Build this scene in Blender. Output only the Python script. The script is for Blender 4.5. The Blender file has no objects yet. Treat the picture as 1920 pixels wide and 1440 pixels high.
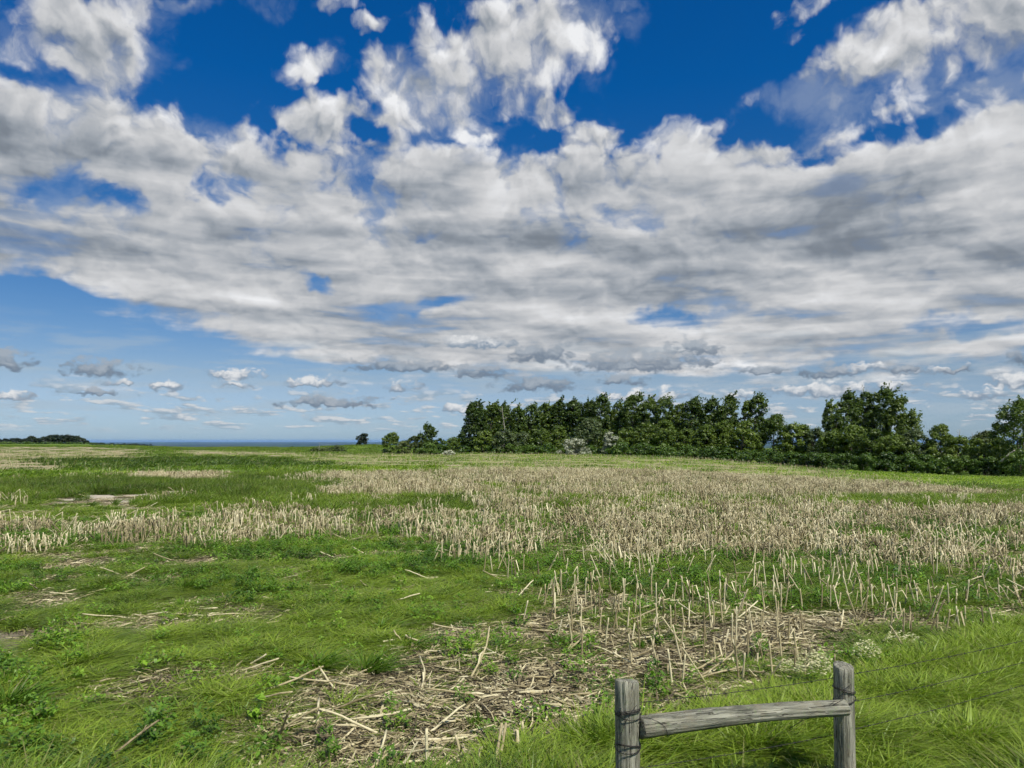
import bpy, math, random, time
import numpy as np
from mathutils import Vector, Matrix, Euler

T0 = time.time()
scene = bpy.context.scene
R = math.radians

# ------------------------------------------------------------------ camera
F = 1400.0                      # focal length in pixels of the 1920 x 1440 photograph
EYE = 2.6                       # eye above the near field
HOR = 826.0                     # row of the true horizon
PITCH = math.atan((HOR - 720.0) / F)
cam_data = bpy.data.cameras.new('camera')
cam_data.sensor_fit = 'HORIZONTAL'
cam_data.sensor_width = 36.0
cam_data.lens = 36.0 * F / 1920.0
cam_data.clip_start = 0.05
cam_data.clip_end = 120000.0
cam = bpy.data.objects.new('camera', cam_data)
scene.collection.objects.link(cam)
cam.location = (0, 0, EYE)
cam.rotation_euler = (math.pi / 2 + PITCH, 0, 0)
scene.camera = cam
cp, sp = math.cos(PITCH), math.sin(PITCH)


def ray_of(px, py):
    a, b = (px - 960.0) / F, (720.0 - py) / F
    v = np.array([a, cp - b * sp, sp + b * cp])
    return v / np.linalg.norm(v)


def unproject(px, py, depth):
    """point on the ray of a pixel at forward distance depth (along world +Y)"""
    r = ray_of(px, py)
    return Vector((r[0] / r[1] * depth, depth, EYE + r[2] / r[1] * depth))


def project(x, y, z):
    zz = z - EYE
    c = np.maximum(y * cp + zz * sp, 1e-3)
    u = -y * sp + zz * cp
    return 960.0 + F * x / c, 720.0 - F * u / c


# ------------------------------------------------------------------ render settings, sun, world
scene.view_settings.view_transform = 'Standard'
scene.view_settings.look = 'None'
scene.view_settings.exposure = 0.0
scene.view_settings.gamma = 1.0
scene.view_settings.use_curve_mapping = False
scene.render.engine = 'CYCLES'
cy = scene.cycles
cy.use_adaptive_sampling = True
cy.adaptive_threshold = 0.03
cy.adaptive_min_samples = 12
cy.max_bounces = 4
cy.diffuse_bounces = 2
cy.glossy_bounces = 2
cy.transmission_bounces = 2
cy.volume_bounces = 0
cy.transparent_max_bounces = 8
cy.caustics_reflective = False
cy.caustics_refractive = False

SUN_EL, SUN_AZ = R(52), R(142)          # azimuth clockwise from the view direction: behind, to the right
sun_dir = Vector((math.sin(SUN_AZ) * math.cos(SUN_EL), math.cos(SUN_AZ) * math.cos(SUN_EL), math.sin(SUN_EL)))
sun_data = bpy.data.lights.new('sun', 'SUN')
sun_data.energy = 5.0
sun_data.angle = R(0.53)
sun_data.color = (1.0, 0.955, 0.87)
sun = bpy.data.objects.new('sun', sun_data)
scene.collection.objects.link(sun)
sun.rotation_euler = sun_dir.to_track_quat('Z', 'Y').to_euler()
sun.location = (20, -20, 40)

world = bpy.data.worlds.new('World')
scene.world = world
world.use_nodes = True
wt = world.node_tree
wt.nodes.clear()


class G:
    """tiny expression builder on a node tree"""
    def __init__(self, tree):
        self.t = tree

    def sock(self, node, inp, v):
        if isinstance(v, E):
            self.t.links.new(v.s, node.inputs[inp])
        elif v is not None:
            node.inputs[inp].default_value = v

    def m(self, op, a, b=None, c=None, clamp=False):
        n = self.t.nodes.new('ShaderNodeMath')
        n.operation = op
        n.use_clamp = clamp
        self.sock(n, 0, a)
        self.sock(n, 1, b)
        self.sock(n, 2, c)
        return E(self, n.outputs[0])

    def vec(self, x, y, z=0.0):
        n = self.t.nodes.new('ShaderNodeCombineXYZ')
        self.sock(n, 0, x)
        self.sock(n, 1, y)
        self.sock(n, 2, z)
        return E(self, n.outputs[0])

    def sep(self, v):
        n = self.t.nodes.new('ShaderNodeSeparateXYZ')
        self.sock(n, 0, v)
        return [E(self, o) for o in n.outputs]

    def vm(self, op, a, b=None, scale=None, c=None):
        n = self.t.nodes.new('ShaderNodeVectorMath')
        n.operation = op
        self.sock(n, 0, a)
        if b is not None:
            self.sock(n, 1, b)
        if c is not None:
            self.sock(n, 2, c)
        if scale is not None:
            self.sock(n, 3, scale)
        return E(self, n.outputs[1] if op in ('LENGTH', 'DISTANCE', 'DOT_PRODUCT') else n.outputs[0])

    def noise(self, v, scale=1.0, detail=4.0, rough=0.5, dist=0.0, lac=2.0, dims='3D', color=False, w=None):
        n = self.t.nodes.new('ShaderNodeTexNoise')
        n.noise_dimensions = dims
        self.sock(n, 'Vector', v)
        if w is not None:
            self.sock(n, 'W', w)
        self.sock(n, 'Scale', scale)
        self.sock(n, 'Detail', detail)
        self.sock(n, 'Roughness', rough)
        self.sock(n, 'Lacunarity', lac)
        self.sock(n, 'Distortion', dist)
        return E(self, n.outputs['Color' if color else 'Fac'])

    def voronoi(self, v, scale=1.0, feature='F1', rand=1.0, out='Distance', smooth=None, dims='3D', detail=0.0, rough=0.5):
        n = self.t.nodes.new('ShaderNodeTexVoronoi')
        n.voronoi_dimensions = dims
        n.feature = feature
        self.sock(n, 'Vector', v)
        self.sock(n, 'Scale', scale)
        self.sock(n, 'Randomness', rand)
        self.sock(n, 'Detail', detail)
        self.sock(n, 'Roughness', rough)
        if smooth is not None:
            self.sock(n, 'Smoothness', smooth)
        return E(self, n.outputs[out])

    def ss(self, x, lo, hi, a=0.0, b=1.0, smooth=True):
        n = self.t.nodes.new('ShaderNodeMapRange')
        n.interpolation_type = 'SMOOTHSTEP' if smooth else 'LINEAR'
        n.clamp = True
        self.sock(n, 0, x)
        self.sock(n, 1, lo)
        self.sock(n, 2, hi)
        self.sock(n, 3, a)
        self.sock(n, 4, b)
        return E(self, n.outputs[0])

    def mapping(self, v, loc=(0, 0, 0), rot=(0, 0, 0), scale=(1, 1, 1), kind='TEXTURE'):
        n = self.t.nodes.new('ShaderNodeMapping')
        n.vector_type = kind
        self.sock(n, 0, v)
        n.inputs[1].default_value = loc
        n.inputs[2].default_value = rot
        n.inputs[3].default_value = scale
        return E(self, n.outputs[0])

    def mix(self, f, a, b, blend='MIX'):
        n = self.t.nodes.new('ShaderNodeMix')
        n.data_type = 'RGBA'
        n.blend_type = blend
        n.clamp_factor = True
        self.sock(n, 0, f)
        for i, v in ((6, a), (7, b)):
            self.sock(n, i, v if isinstance(v, E) else (*v, 1.0))
        return E(self, n.outputs[2])

    def ramp(self, f, stops, interp='LINEAR'):
        n = self.t.nodes.new('ShaderNodeValToRGB')
        n.color_ramp.interpolation = interp
        e = n.color_ramp.elements
        while len(e) < len(stops):
            e.new(0.5)
        for q, (p, c) in zip(e, stops):
            q.position = p
            q.color = (*c, 1.0) if len(c) == 3 else c
        self.sock(n, 0, f)
        return E(self, n.outputs[0])

    def attr(self, name, out='Fac', kind='GEOMETRY'):
        n = self.t.nodes.new('ShaderNodeAttribute')
        n.attribute_name = name
        n.attribute_type = kind
        return E(self, n.outputs[out])


class E:
    def __init__(self, g, s):
        self.g, self.s = g, s

    def __add__(self, o): return self.g.m('ADD', self, o)
    __radd__ = __add__
    def __sub__(self, o): return self.g.m('SUBTRACT', self, o)
    def __rsub__(self, o): return self.g.m('SUBTRACT', o, self)
    def __mul__(self, o): return self.g.m('MULTIPLY', self, o)
    __rmul__ = __mul__
    def __truediv__(self, o): return self.g.m('DIVIDE', self, o)
    def __rtruediv__(self, o): return self.g.m('DIVIDE', o, self)
    def __pow__(self, o): return self.g.m('POWER', self, o)
    def mx(self, o): return self.g.m('MAXIMUM', self, o)
    def mn(self, o): return self.g.m('MINIMUM', self, o)


def azel(px, py):
    r = ray_of(px, py)
    return math.atan2(r[0], r[1]), math.asin(r[2])


def build_sky():
    g = G(wt)
    N = wt.nodes
    tc = N.new('ShaderNodeTexCoord')
    d = E(g, tc.outputs['Generated'])
    X, Y, Z = g.sep(d)
    Zc = Z.mx(0.0)
    az = g.m('ARCTAN2', X, Y)
    el = g.m('ARCSINE', Z)
    A = g.vec(az, el)
    sky = N.new('ShaderNodeTexSky')
    sky.sky_type = 'NISHITA'
    sky.sun_disc = False
    sky.sun_elevation = SUN_EL
    sky.sun_rotation = SUN_AZ
    sky.altitude = 300
    sky.air_density = 1.0
    sky.dust_density = 0.35
    sky.ozone_density = 3.0
    blue = E(g, sky.outputs[0])
    SKY_STRENGTH = 0.1
    # deeper blue overhead, as in the photograph's clear air
    hs = N.new('ShaderNodeHueSaturation')
    hs.inputs['Saturation'].default_value = SKY_SAT
    hs.inputs['Value'].default_value = SKY_VAL
    wt.links.new(blue.s, hs.inputs['Color'])
    blue = E(g, hs.outputs[0])
    blue = g.mix(1.0, blue, g.ramp(el * 2.0, SKY_TINT), 'MULTIPLY')

    # ---- the broken deck: a flat layer of cloud seen in perspective
    warp = g.noise(A, 10.0, 4.0, 0.6, color=True, dims='2D')
    Aw = g.vm('ADD', A, g.vm('SCALE', g.vm('SUBTRACT', warp, (0.5, 0.5, 0.5)), scale=0.065))
    wv = g.sep(warp)[0] - 0.5

    def radial(v, a, e, rx, ry, rot):
        if rot == 0:
            return g.vm('LENGTH', g.vm('MULTIPLY_ADD', v, (1 / rx, 1 / ry, 0), c=(-a / rx, -e / ry, 0)))
        c, s = math.cos(R(rot)), math.sin(R(rot))
        x = g.vm('DOT_PRODUCT', v, (c / rx, s / rx, 0)) - (a * c + e * s) / rx
        y = g.vm('DOT_PRODUCT', v, (-s / ry, c / ry, 0)) - (-a * s + e * c) / ry
        return g.m('SQRT', g.m('MULTIPLY_ADD', x, x, y * y))

    def blob(px, py, rx, ry, rot=0.0, soft=0.55):
        a, e = azel(px, py)
        return g.ss(radial(Aw, a, e, rx / F, ry / F, rot), 1.25, soft)

    e_top = azel(960, 250)[1]
    e1, e2 = azel(960, 715)[1], azel(960, 585)[1]
    top = el - e_top - wv * 0.10
    low_edge = g.ss(az, -0.12, -0.62, e1, e2) + wv * 0.06
    belt = g.ss(top, 0.035, -0.05) * g.ss(el - low_edge, -0.03, 0.05)
    cover = belt * BELT
    for b in POS:
        small = b[2] < 100
        k = 1.45 if small else 1.0
        cover = cover.mx(blob(b[0], b[1], b[2] * k, b[3] * k, b[4], b[5]) * (b[6] + (0.16 if small else 0.08)))
    for b in NEG:
        cover = cover - blob(b[0], b[1], b[2], b[3], b[4], 0.3) * b[5]
    # beyond the frame the sky goes on as broken cloud
    out = g.ss(g.m('ABSOLUTE', az), 0.62, 0.85).mx(g.ss(el, 0.58, 0.72))
    w = 1.0 / (Zc + 0.075)
    roll = g.ss(g.noise(g.vec(X * w, Y * w), 1.6, 3.0, 0.5, dims='2D'), 0.44, 0.56) * 0.95 * g.ss(el, 0.05, 0.2)
    cover = cover + (roll - cover) * out

    # billows drawn in sky angle, flattened towards the horizon as a level layer is
    yq = g.m('LOGARITHM', el.mx(0.0) + 0.07, math.e) * 0.50
    Q = g.vec(az, yq)
    Qd = g.vm('ADD', Q, g.vm('SCALE', g.vm('SUBTRACT', g.noise(Q, 6.0, 5.0, 0.6, color=True, dims='2D'), (0.5, 0.5, 0.5)), scale=0.09))
    nl = g.noise(Qd, 7.0, 3.0, 0.50, dims='2D')
    bill = 1.0 - g.voronoi(Qd, 16.0, 'F1', dims='2D', detail=2.0, rough=0.55)
    nh = g.noise(Qd, 26.0, 7.0, 0.62, dims='2D')
    LX, LY = 0.010, 0.030
    nl2 = g.noise(g.vm('ADD', Qd, (LX, LY, 0.0)), 7.0, 3.0, 0.50, dims='2D')
    bill2 = 1.0 - g.voronoi(g.vm('ADD', Qd, (LX * 0.5, LY * 0.5, 0.0)), 16.0, 'F1', dims='2D', detail=2.0, rough=0.55)
    nh2 = g.noise(g.vm('ADD', Qd, (LX * 0.25, LY * 0.3, 0.0)), 26.0, 5.0, 0.62, dims='2D')
    # long soft bands in the deck
    St = g.vec(az + el * 0.35, yq * 3.4)
    St = g.vm('ADD', St, g.vm('SCALE', g.vm('SUBTRACT', g.noise(St, 3.0, 3.0, 0.5, color=True, dims='2D'), (0.5, 0.5, 0.5)), scale=0.14))
    bands = g.noise(St, 5.0, 6.0, 0.47, dims='2D')
    low = g.ss(el, azel(960, 380)[1], azel(960, 560)[1])
    n1 = (nl - 0.5) * 1.6 + (bill - 0.6) * 0.55 + (nh - 0.5) * 0.80
    n1 = n1 * (1.0 - low * 0.60) + (bands - 0.5) * low * 1.7
    thick = cover * 1.12 + n1 - 0.52
    alpha = g.ss(thick, -0.18, 0.46) * 0.985
    relief = (nl - nl2) * 1.5 + (bill - bill2) * 0.45 + (nh - nh2) * 0.40
    deck = belt * g.ss(top, 0.02, -0.09)
    grey = None
    for b in GREY:
        q = blob(b[0], b[1], b[2], b[3], b[4], 0.0) * b[5]
        grey = q if grey is None else grey.mx(q)
    # streaks open thin gaps in the deck
    alpha = alpha * (1.0 - deck * g.ss(bands + grey * 0.25, 0.40, 0.28) * 0.45)
    base = 0.61 - grey * 0.20 + deck * ((bands - 0.5) * 0.95 - 0.085) - g.ss(thick, 0.35, 1.1) * 0.05
    lum = base + relief * (0.75 - deck * 0.45) 
    lum = g.m('SMOOTH_MAX', lum, 0.24, 0.12).mn(0.88)
    ccol = g.mix(g.ss(lum, 0.16, 0.66), (0.78, 0.91, 1.08), (0.99, 1.0, 1.02))
    ccol = g.vm('SCALE', ccol, scale=lum * (1.0 / SKY_STRENGTH))
    # thin torn veils round the clouds
    veil = g.ss(g.noise(g.vm('MULTIPLY', Qd, (1.0, 1.7, 1.0)), 5.0, 7.0, 0.6, dims='2D') + cover * 0.30, 0.62, 0.92) * g.ss(el, 0.03, 0.12) * 0.34
    col = g.mix(veil, blue, tuple(c / SKY_STRENGTH for c in (0.47, 0.53, 0.60)))
    col = g.mix(alpha, col, ccol)

    # ---- small fair-weather heaps below the deck, flat underneath
    hw = g.noise(A, 60.0, 3.0, 0.6, color=True, dims='2D')
    Ah = g.vm('ADD', A, g.vm('SCALE', g.vm('SUBTRACT', hw, (0.5, 0.5, 0.5)), scale=0.016))
    hb = g.voronoi(g.vm('MULTIPLY', Ah, (0.8, 1.5, 1)), 52.0, 'F1', dims='2D', detail=2.0, rough=0.5)
    hn = (0.62 - hb) * 0.9 + (g.noise(g.vm('MULTIPLY', A, (0.8, 2.0, 1)), 48.0, 6.0, 0.56, dims='2D') - 0.5) * 1.3

    xa, ya, _ = g.sep(Ah)

    def heaps(lst, bright, dark):
        best = None
        hgt = None
        for (px, py, rx, ry) in lst:
            a, e = azel(px, py + ry * 0.5)
            rx, ry = rx * 1.15 / F, ry * 1.5 / F
            x = g.m('MULTIPLY_ADD', xa, 1 / rx, -a / rx)
            y = g.m('MULTIPLY_ADD', ya, 1 / ry, -e / ry)
            yy = y.mx(y * -3.0)
            r2 = g.m('MULTIPLY_ADD', x, x, yy * yy)
            hh = g.m('MULTIPLY_ADD', r2, -0.8, y)
            best = r2 if best is None else best.mn(r2)
            hgt = hh if hgt is None else hgt.mx(hh)
        k = 1.0 - g.m('SQRT', best) + hn * 0.85
        al = g.ss(k.mx(-1.0), -0.08, 0.55)
        l = g.ss(hgt + hn * 0.7, -0.35, 0.42)
        c = g.mix(l, dark, bright)
        return al, g.vm('SCALE', c, scale=1.0 / SKY_STRENGTH)
    # far faint streaks near the horizon
    hz = g.noise(g.vm('MULTIPLY', A, (1, 7.0, 1)), 9.0, 6.0, 0.58, dims='2D')
    st_a = g.ss(hz, 0.45, 0.70) * g.ss(el, 0.0, 0.03) * g.ss(el, 0.17, 0.09) * 0.5
    col = g.mix(st_a, col, tuple(c / SKY_STRENGTH for c in (0.40, 0.49, 0.57)))
    # crowds of small far heaps, merging into the haze
    fv = g.vec(az * 1.0 + 3.1, g.m('LOGARITHM', el.mx(0.0) + 0.05, math.e) * 0.42)
    fn = g.noise(fv, 17.0, 5.0, 0.55, dims='2D') + hn * 0.10
    fu = g.noise(g.vm('ADD', fv, (0.004, 0.010, 0)), 17.0, 3.0, 0.5, dims='2D')
    fa = g.ss(fn, 0.485, 0.61) * g.ss(el, 0.006, 0.022) * g.ss(el, 0.082, 0.05) * 0.85
    fc = g.mix(g.ss((fn - fu) * 3.0 + hn * 0.25, -0.30, 0.40), (0.30, 0.39, 0.48), (0.64, 0.66, 0.68))
    col = g.mix(fa, col, g.vm('SCALE', fc, scale=1.0 / SKY_STRENGTH))
    a2, c2 = heaps(HEAPS_LIT, (0.76, 0.77, 0.78), (0.24, 0.31, 0.40))
    col = g.mix(a2 * 0.95, col, c2)
    a3, c3 = heaps(HEAPS_GREY, (0.36, 0.41, 0.47), (0.16, 0.21, 0.28))
    col = g.mix(a3 * 0.90, col, c3)

    # below the horizon: the dim colour of land
    col = g.mix(g.ss(Z, -0.01, -0.06), col, (0.6, 0.8, 0.6))
    bg = N.new('ShaderNodeBackground')
    bg.inputs['Strength'].default_value = SKY_STRENGTH
    wt.links.new(col.s, bg.inputs['Color'])
    o = N.new('ShaderNodeOutputWorld')
    wt.links.new(bg.outputs[0], o.inputs['Surface'])
    world.cycles.sampling_method = 'MANUAL'
    world.cycles.sample_map_resolution = 256


SKY_SAT, SKY_VAL = 1.25, 1.0
SKY_TINT = [(0.0, (0.46, 0.67, 1.15)), (0.16, (0.74, 0.70, 0.80)), (0.5, (0.36, 0.62, 0.82)), (0.9, (0.05, 0.64, 1.0))]
BELT = 1.12
# clouds above the deck edge: px, py, rx, ry, turn, softness, amount (places in the photograph's sky)
POS = [
    (160, 100, 180, 100, -30, 0.4, 0.85), (280, 60, 60, 60, 0, 0.3, 0.55), (60, 80, 90, 60, 0, 0.3, 0.65), (190, 260, 330, 120, -6, 0.4, 0.95),
    (60, 330, 160, 60, 0, 0.3, 0.8), (470, 235, 50, 70, -30, 0.3, 0.62),
    (355, 8, 60, 16, 0, 0.3, 0.62), (505, 15, 45, 32, 0, 0.3, 0.58), (635, 18, 50, 24, 0, 0.3, 0.60), (690, 62, 40, 18, 10, 0.3, 0.55),
    (565, 120, 75, 32, 8, 0.3, 0.70), (375, 135, 40, 14, 0, 0.3, 0.45),
    (970, 95, 270, 110, 6, 0.4, 0.92), (900, 165, 200, 70, -10, 0.4, 0.8), (860, 60, 120, 50, 0, 0.4, 0.7), (760, 170, 80, 60, -30, 0.3, 0.8), (880, 160, 150, 70, 0, 0.4, 0.85), (640, 235, 190, 65, -4, 0.4, 0.95),
    (1030, 205, 60, 40, -45, 0.3, 0.62), (850, 225, 170, 50, -8, 0.3, 0.85),
    (1170, 10, 30, 12, -20, 0.3, 0.5), (1335, 74, 14, 10, 0, 0.3, 0.6),
    (1690, 90, 320, 78, 22, 0.4, 1.0), (1570, 125, 140, 46, 24, 0.3, 0.95), (1640, 60, 150, 50, 22, 0.3, 0.9), (1850, 40, 260, 90, 18, 0.4, 0.95), (1500, 15, 80, 24, 25, 0.3, 0.6), (1490, 65, 40, 20, 20, 0.3, 0.5),
    (1600, 200, 85, 34, 12, 0.3, 0.75), (1425, 190, 50, 28, 20, 0.3, 0.58), (1830, 190, 130, 36, 22, 0.3, 0.8),
    (1290, 240, 150, 46, 6, 0.3, 0.85), (1900, 240, 110, 60, 14, 0.3, 0.9), (1090, 262, 60, 30, 0, 0.3, 0.7),
]
# clear gaps: px, py, rx, ry, turn, amount
NEG = [
    (1290, 130, 190, 95, 0, 0.7), (430, 110, 130, 95, 0, 0.7), (860, 255, 90, 28, 0, 0.25), (690, 238, 44, 26, 0, 0.5), (1000, 262, 90, 24, 0, 0.30),
    (150, 368, 150, 30, 2, 0.50), (405, 355, 70, 34, -10, 0.55), (505, 275, 34, 50, 0, 0.45), (1560, 290, 70, 24, 0, 0.45), (1460, 235, 80, 40, 0, 0.6), (1710, 245, 100, 32, 8, 0.6), (1640, 180, 60, 30, 20, 0.3),
    (595, 527, 42, 20, 0, 0.60), (780, 570, 130, 24, 8, 0.40), (1270, 602, 130, 28, -6, 0.62), (1840, 606, 150, 26, 0, 0.60), (30, 540, 130, 20, 2, 0.4),
    (1450, 580, 110, 24, 0, 0.3), (310, 180, 60, 30, 0, 0.35), (850, 40, 60, 30, 0, 0.3), (1060, 150, 50, 40, 0, 0.3), (60, 130, 60, 20, 0, 0.35),
]
# greyer bellies: px, py, rx, ry, turn, amount
GREY = [
    (160, 255, 230, 55, -4, 0.75), (80, 290, 120, 30, 0, 0.6), (980, 450, 300, 90, 0, 0.75), (800, 400, 250, 60, 0, 0.45), (1750, 420, 330, 80, 6, 0.65), (1880, 450, 120, 60, 0, 0.7), (1250, 470, 400, 70, 0, 0.5),
    (560, 260, 60, 30, 30, 0.4), (250, 470, 200, 30, 0, 0.35), (1150, 540, 250, 40, 0, 0.35),
]
HEAPS_LIT = [(314, 722, 28, 11), (222, 716, 22, 8), (440, 702, 64, 13), (445, 720, 24, 7), (752, 722, 34, 12), (570, 716, 40, 9), (610, 714, 34, 9), (870, 763, 50, 13), (1250, 738, 50, 16), (1180, 742, 70, 12),
             (1560, 728, 120, 15), (1660, 722, 40, 14), (1840, 740, 46, 10), (1905, 710, 40, 18), (880, 640, 90, 14), (1610, 690, 60, 10), (1730, 695, 70, 9), (1390, 742, 30, 8), (20, 740, 30, 12)]
HEAPS_GREY = [(190, 690, 60, 18), (12, 675, 34, 20), (1010, 658, 66, 22), (900, 694, 66, 18), (1010, 716, 76, 20), (760, 684, 110, 14), (1200, 676, 140, 24), (1300, 650, 60, 18), (620, 752, 90, 12), (1430, 695, 44, 10), (1560, 694, 50, 16), (1700, 692, 40, 7), (1790, 694, 30, 5), (1915, 670, 20, 14), (1160, 712, 50, 14), (170, 735, 50, 7)]
build_sky()

# ------------------------------------------------------------------ helpers for objects
def tag(o, label=None, cat=None, group=None, kind=None):
    for k, v in (('label', label), ('category', cat), ('group', group), ('kind', kind)):
        if v:
            o[k] = v
    return o


def link(name, me, mat=None, parent=None, loc=None, rot=None, scale=None):
    o = bpy.data.objects.new(name, me)
    scene.collection.objects.link(o)
    if mat is not None and me is not None:
        if not me.materials:
            me.materials.append(mat)
    if parent is not None:
        o.parent = parent
    if loc is not None:
        o.location = loc
    if rot is not None:
        o.rotation_euler = rot
    if scale is not None:
        o.scale = (scale, scale, scale) if isinstance(scale, (int, float)) else scale
    return o


def mesh_np(name, v, faces_flat, sizes, attrs=None, smooth=False):
    """mesh from numpy: v (n,3), faces_flat (loop vertex numbers), sizes (loops per face)"""
    me = bpy.data.meshes.new(name)
    v = np.asarray(v, np.float32)
    sizes = np.asarray(sizes, np.int32)
    ff = np.asarray(faces_flat, np.int32).ravel()
    me.vertices.add(len(v))
    me.vertices.foreach_set('co', v.ravel())
    me.loops.add(len(ff))
    me.loops.foreach_set('vertex_index', ff)
    me.polygons.add(len(sizes))
    starts = np.concatenate([[0], np.cumsum(sizes)[:-1]]).astype(np.int32)
    me.polygons.foreach_set('loop_start', starts)
    me.polygons.foreach_set('loop_total', sizes)
    if smooth:
        me.polygons.foreach_set('use_smooth', np.ones(len(sizes), bool))
    for k, a in (attrs or {}).items():
        at = me.attributes.new(k, 'FLOAT', 'POINT')
        at.data.foreach_set('value', np.asarray(a, np.float32).ravel())
    me.update(calc_edges=True)
    return me


def h2(ix, iy, seed):
    n = (ix.astype(np.int64) * 374761393 + iy.astype(np.int64) * 668265263 + seed * 1442695041) & 0xFFFFFFFF
    n = ((n ^ (n >> 13)) * 1274126177) & 0xFFFFFFFF
    n = n ^ (n >> 16)
    return (n & 0xFFFFFF) / float(0xFFFFFF)


def vnoise(x, y, seed=0):
    x, y = np.asarray(x, float), np.asarray(y, float)
    ix, iy = np.floor(x), np.floor(y)
    fx, fy = x - ix, y - iy
    fx, fy = fx * fx * (3 - 2 * fx), fy * fy * (3 - 2 * fy)
    a, b = h2(ix, iy, seed), h2(ix + 1, iy, seed)
    c, d = h2(ix, iy + 1, seed), h2(ix + 1, iy + 1, seed)
    return (a * (1 - fx) + b * fx) * (1 - fy) + (c * (1 - fx) + d * fx) * fy


def fbm(x, y, octaves=4, seed=0, gain=0.5):
    t, a, s = 0.0, 1.0, 0.0
    for o in range(octaves):
        t = t + a * vnoise(np.asarray(x) * 2 ** o + 13.7 * o, np.asarray(y) * 2 ** o - 7.1 * o, seed + o)
        s += a
        a *= gain
    return t / s


def sstep(x, a, b):
    t = np.clip((x - a) / (b - a), 0, 1)
    return t * t * (3 - 2 * t)


# ------------------------------------------------------------------ lie of the land
def terrain(x, y):
    x, y = np.asarray(x, float), np.asarray(y, float)
    d = np.hypot(x, y) + 1e-6
    az = np.degrees(np.arctan2(x, np.maximum(y, 1e-6)))
    az = np.where(y <= 0, np.sign(x) * 90.0, az)
    z = 0.9 * sstep(d, 3.8, 1.2) - 0.06 * sstep(d, 9.0, 4.0)
    z = z + (fbm(x / 26.0, y / 26.0, 3, 5) - 0.5) * 0.50 * sstep(d, 14, 50)
    z = z + (fbm(x / 2.3, y / 2.3, 3, 9) - 0.5) * 0.10
    # the field dips to the right, towards the wood
    z = z - 0.023 * np.clip(d - 30.0, 0, 130) * sstep(az, 6, 32)
    # low knoll on the left of the wood
    kx, ky = 250 * math.tan(R(-11.2)), 250.0
    z = z + 1.1 * np.exp(-(((x - kx) / 16.0) ** 2 + ((y - ky) / 30.0) ** 2))
    # far rise on the left
    z = z + 0.7 * sstep(d, 150, 330) * sstep(az, -22, -29)
    # beyond the edge the land falls away to a wide plain
    d0 = 305 + 180 * sstep(az, -24, -29) + 120 * sstep(az, 6, 20)
    t = np.clip((d - d0) / 1800.0, 0, 1)
    z = z - 75.0 * (1 - (1 - t) ** 2.0) - 0.05 * np.clip(d - d0, 0, 200) * 0.5
    z = z + (fbm(x / 900.0, y / 900.0, 4, 31) - 0.5) * 30.0 * sstep(d, 1800, 4000)
    return z


def ground_pt(px, depth):
    """the spot on the ground in the column of a pixel, at a forward distance"""
    x = (px - 960.0) / F * depth * 1.0
    for _ in range(3):
        z = float(terrain(x, depth))
        c = depth * cp + (z - EYE) * sp
        x = (px - 960.0) / F * c
    return Vector((x, depth, float(terrain(x, depth))))


# ------------------------------------------------------------------ what grows where
def inside(px, py, poly):
    p = np.asarray(poly, float)
    r = np.zeros(px.shape, bool)
    j = len(p) - 1
    for i in range(len(p)):
        (xi, yi), (xj, yj) = p[i], p[j]
        if yi != yj:
            c = ((yi > py) != (yj > py)) & (px < (xj - xi) * (py - yi) / (yj - yi) + xi)
            r ^= c
        j = i
    return r


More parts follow.
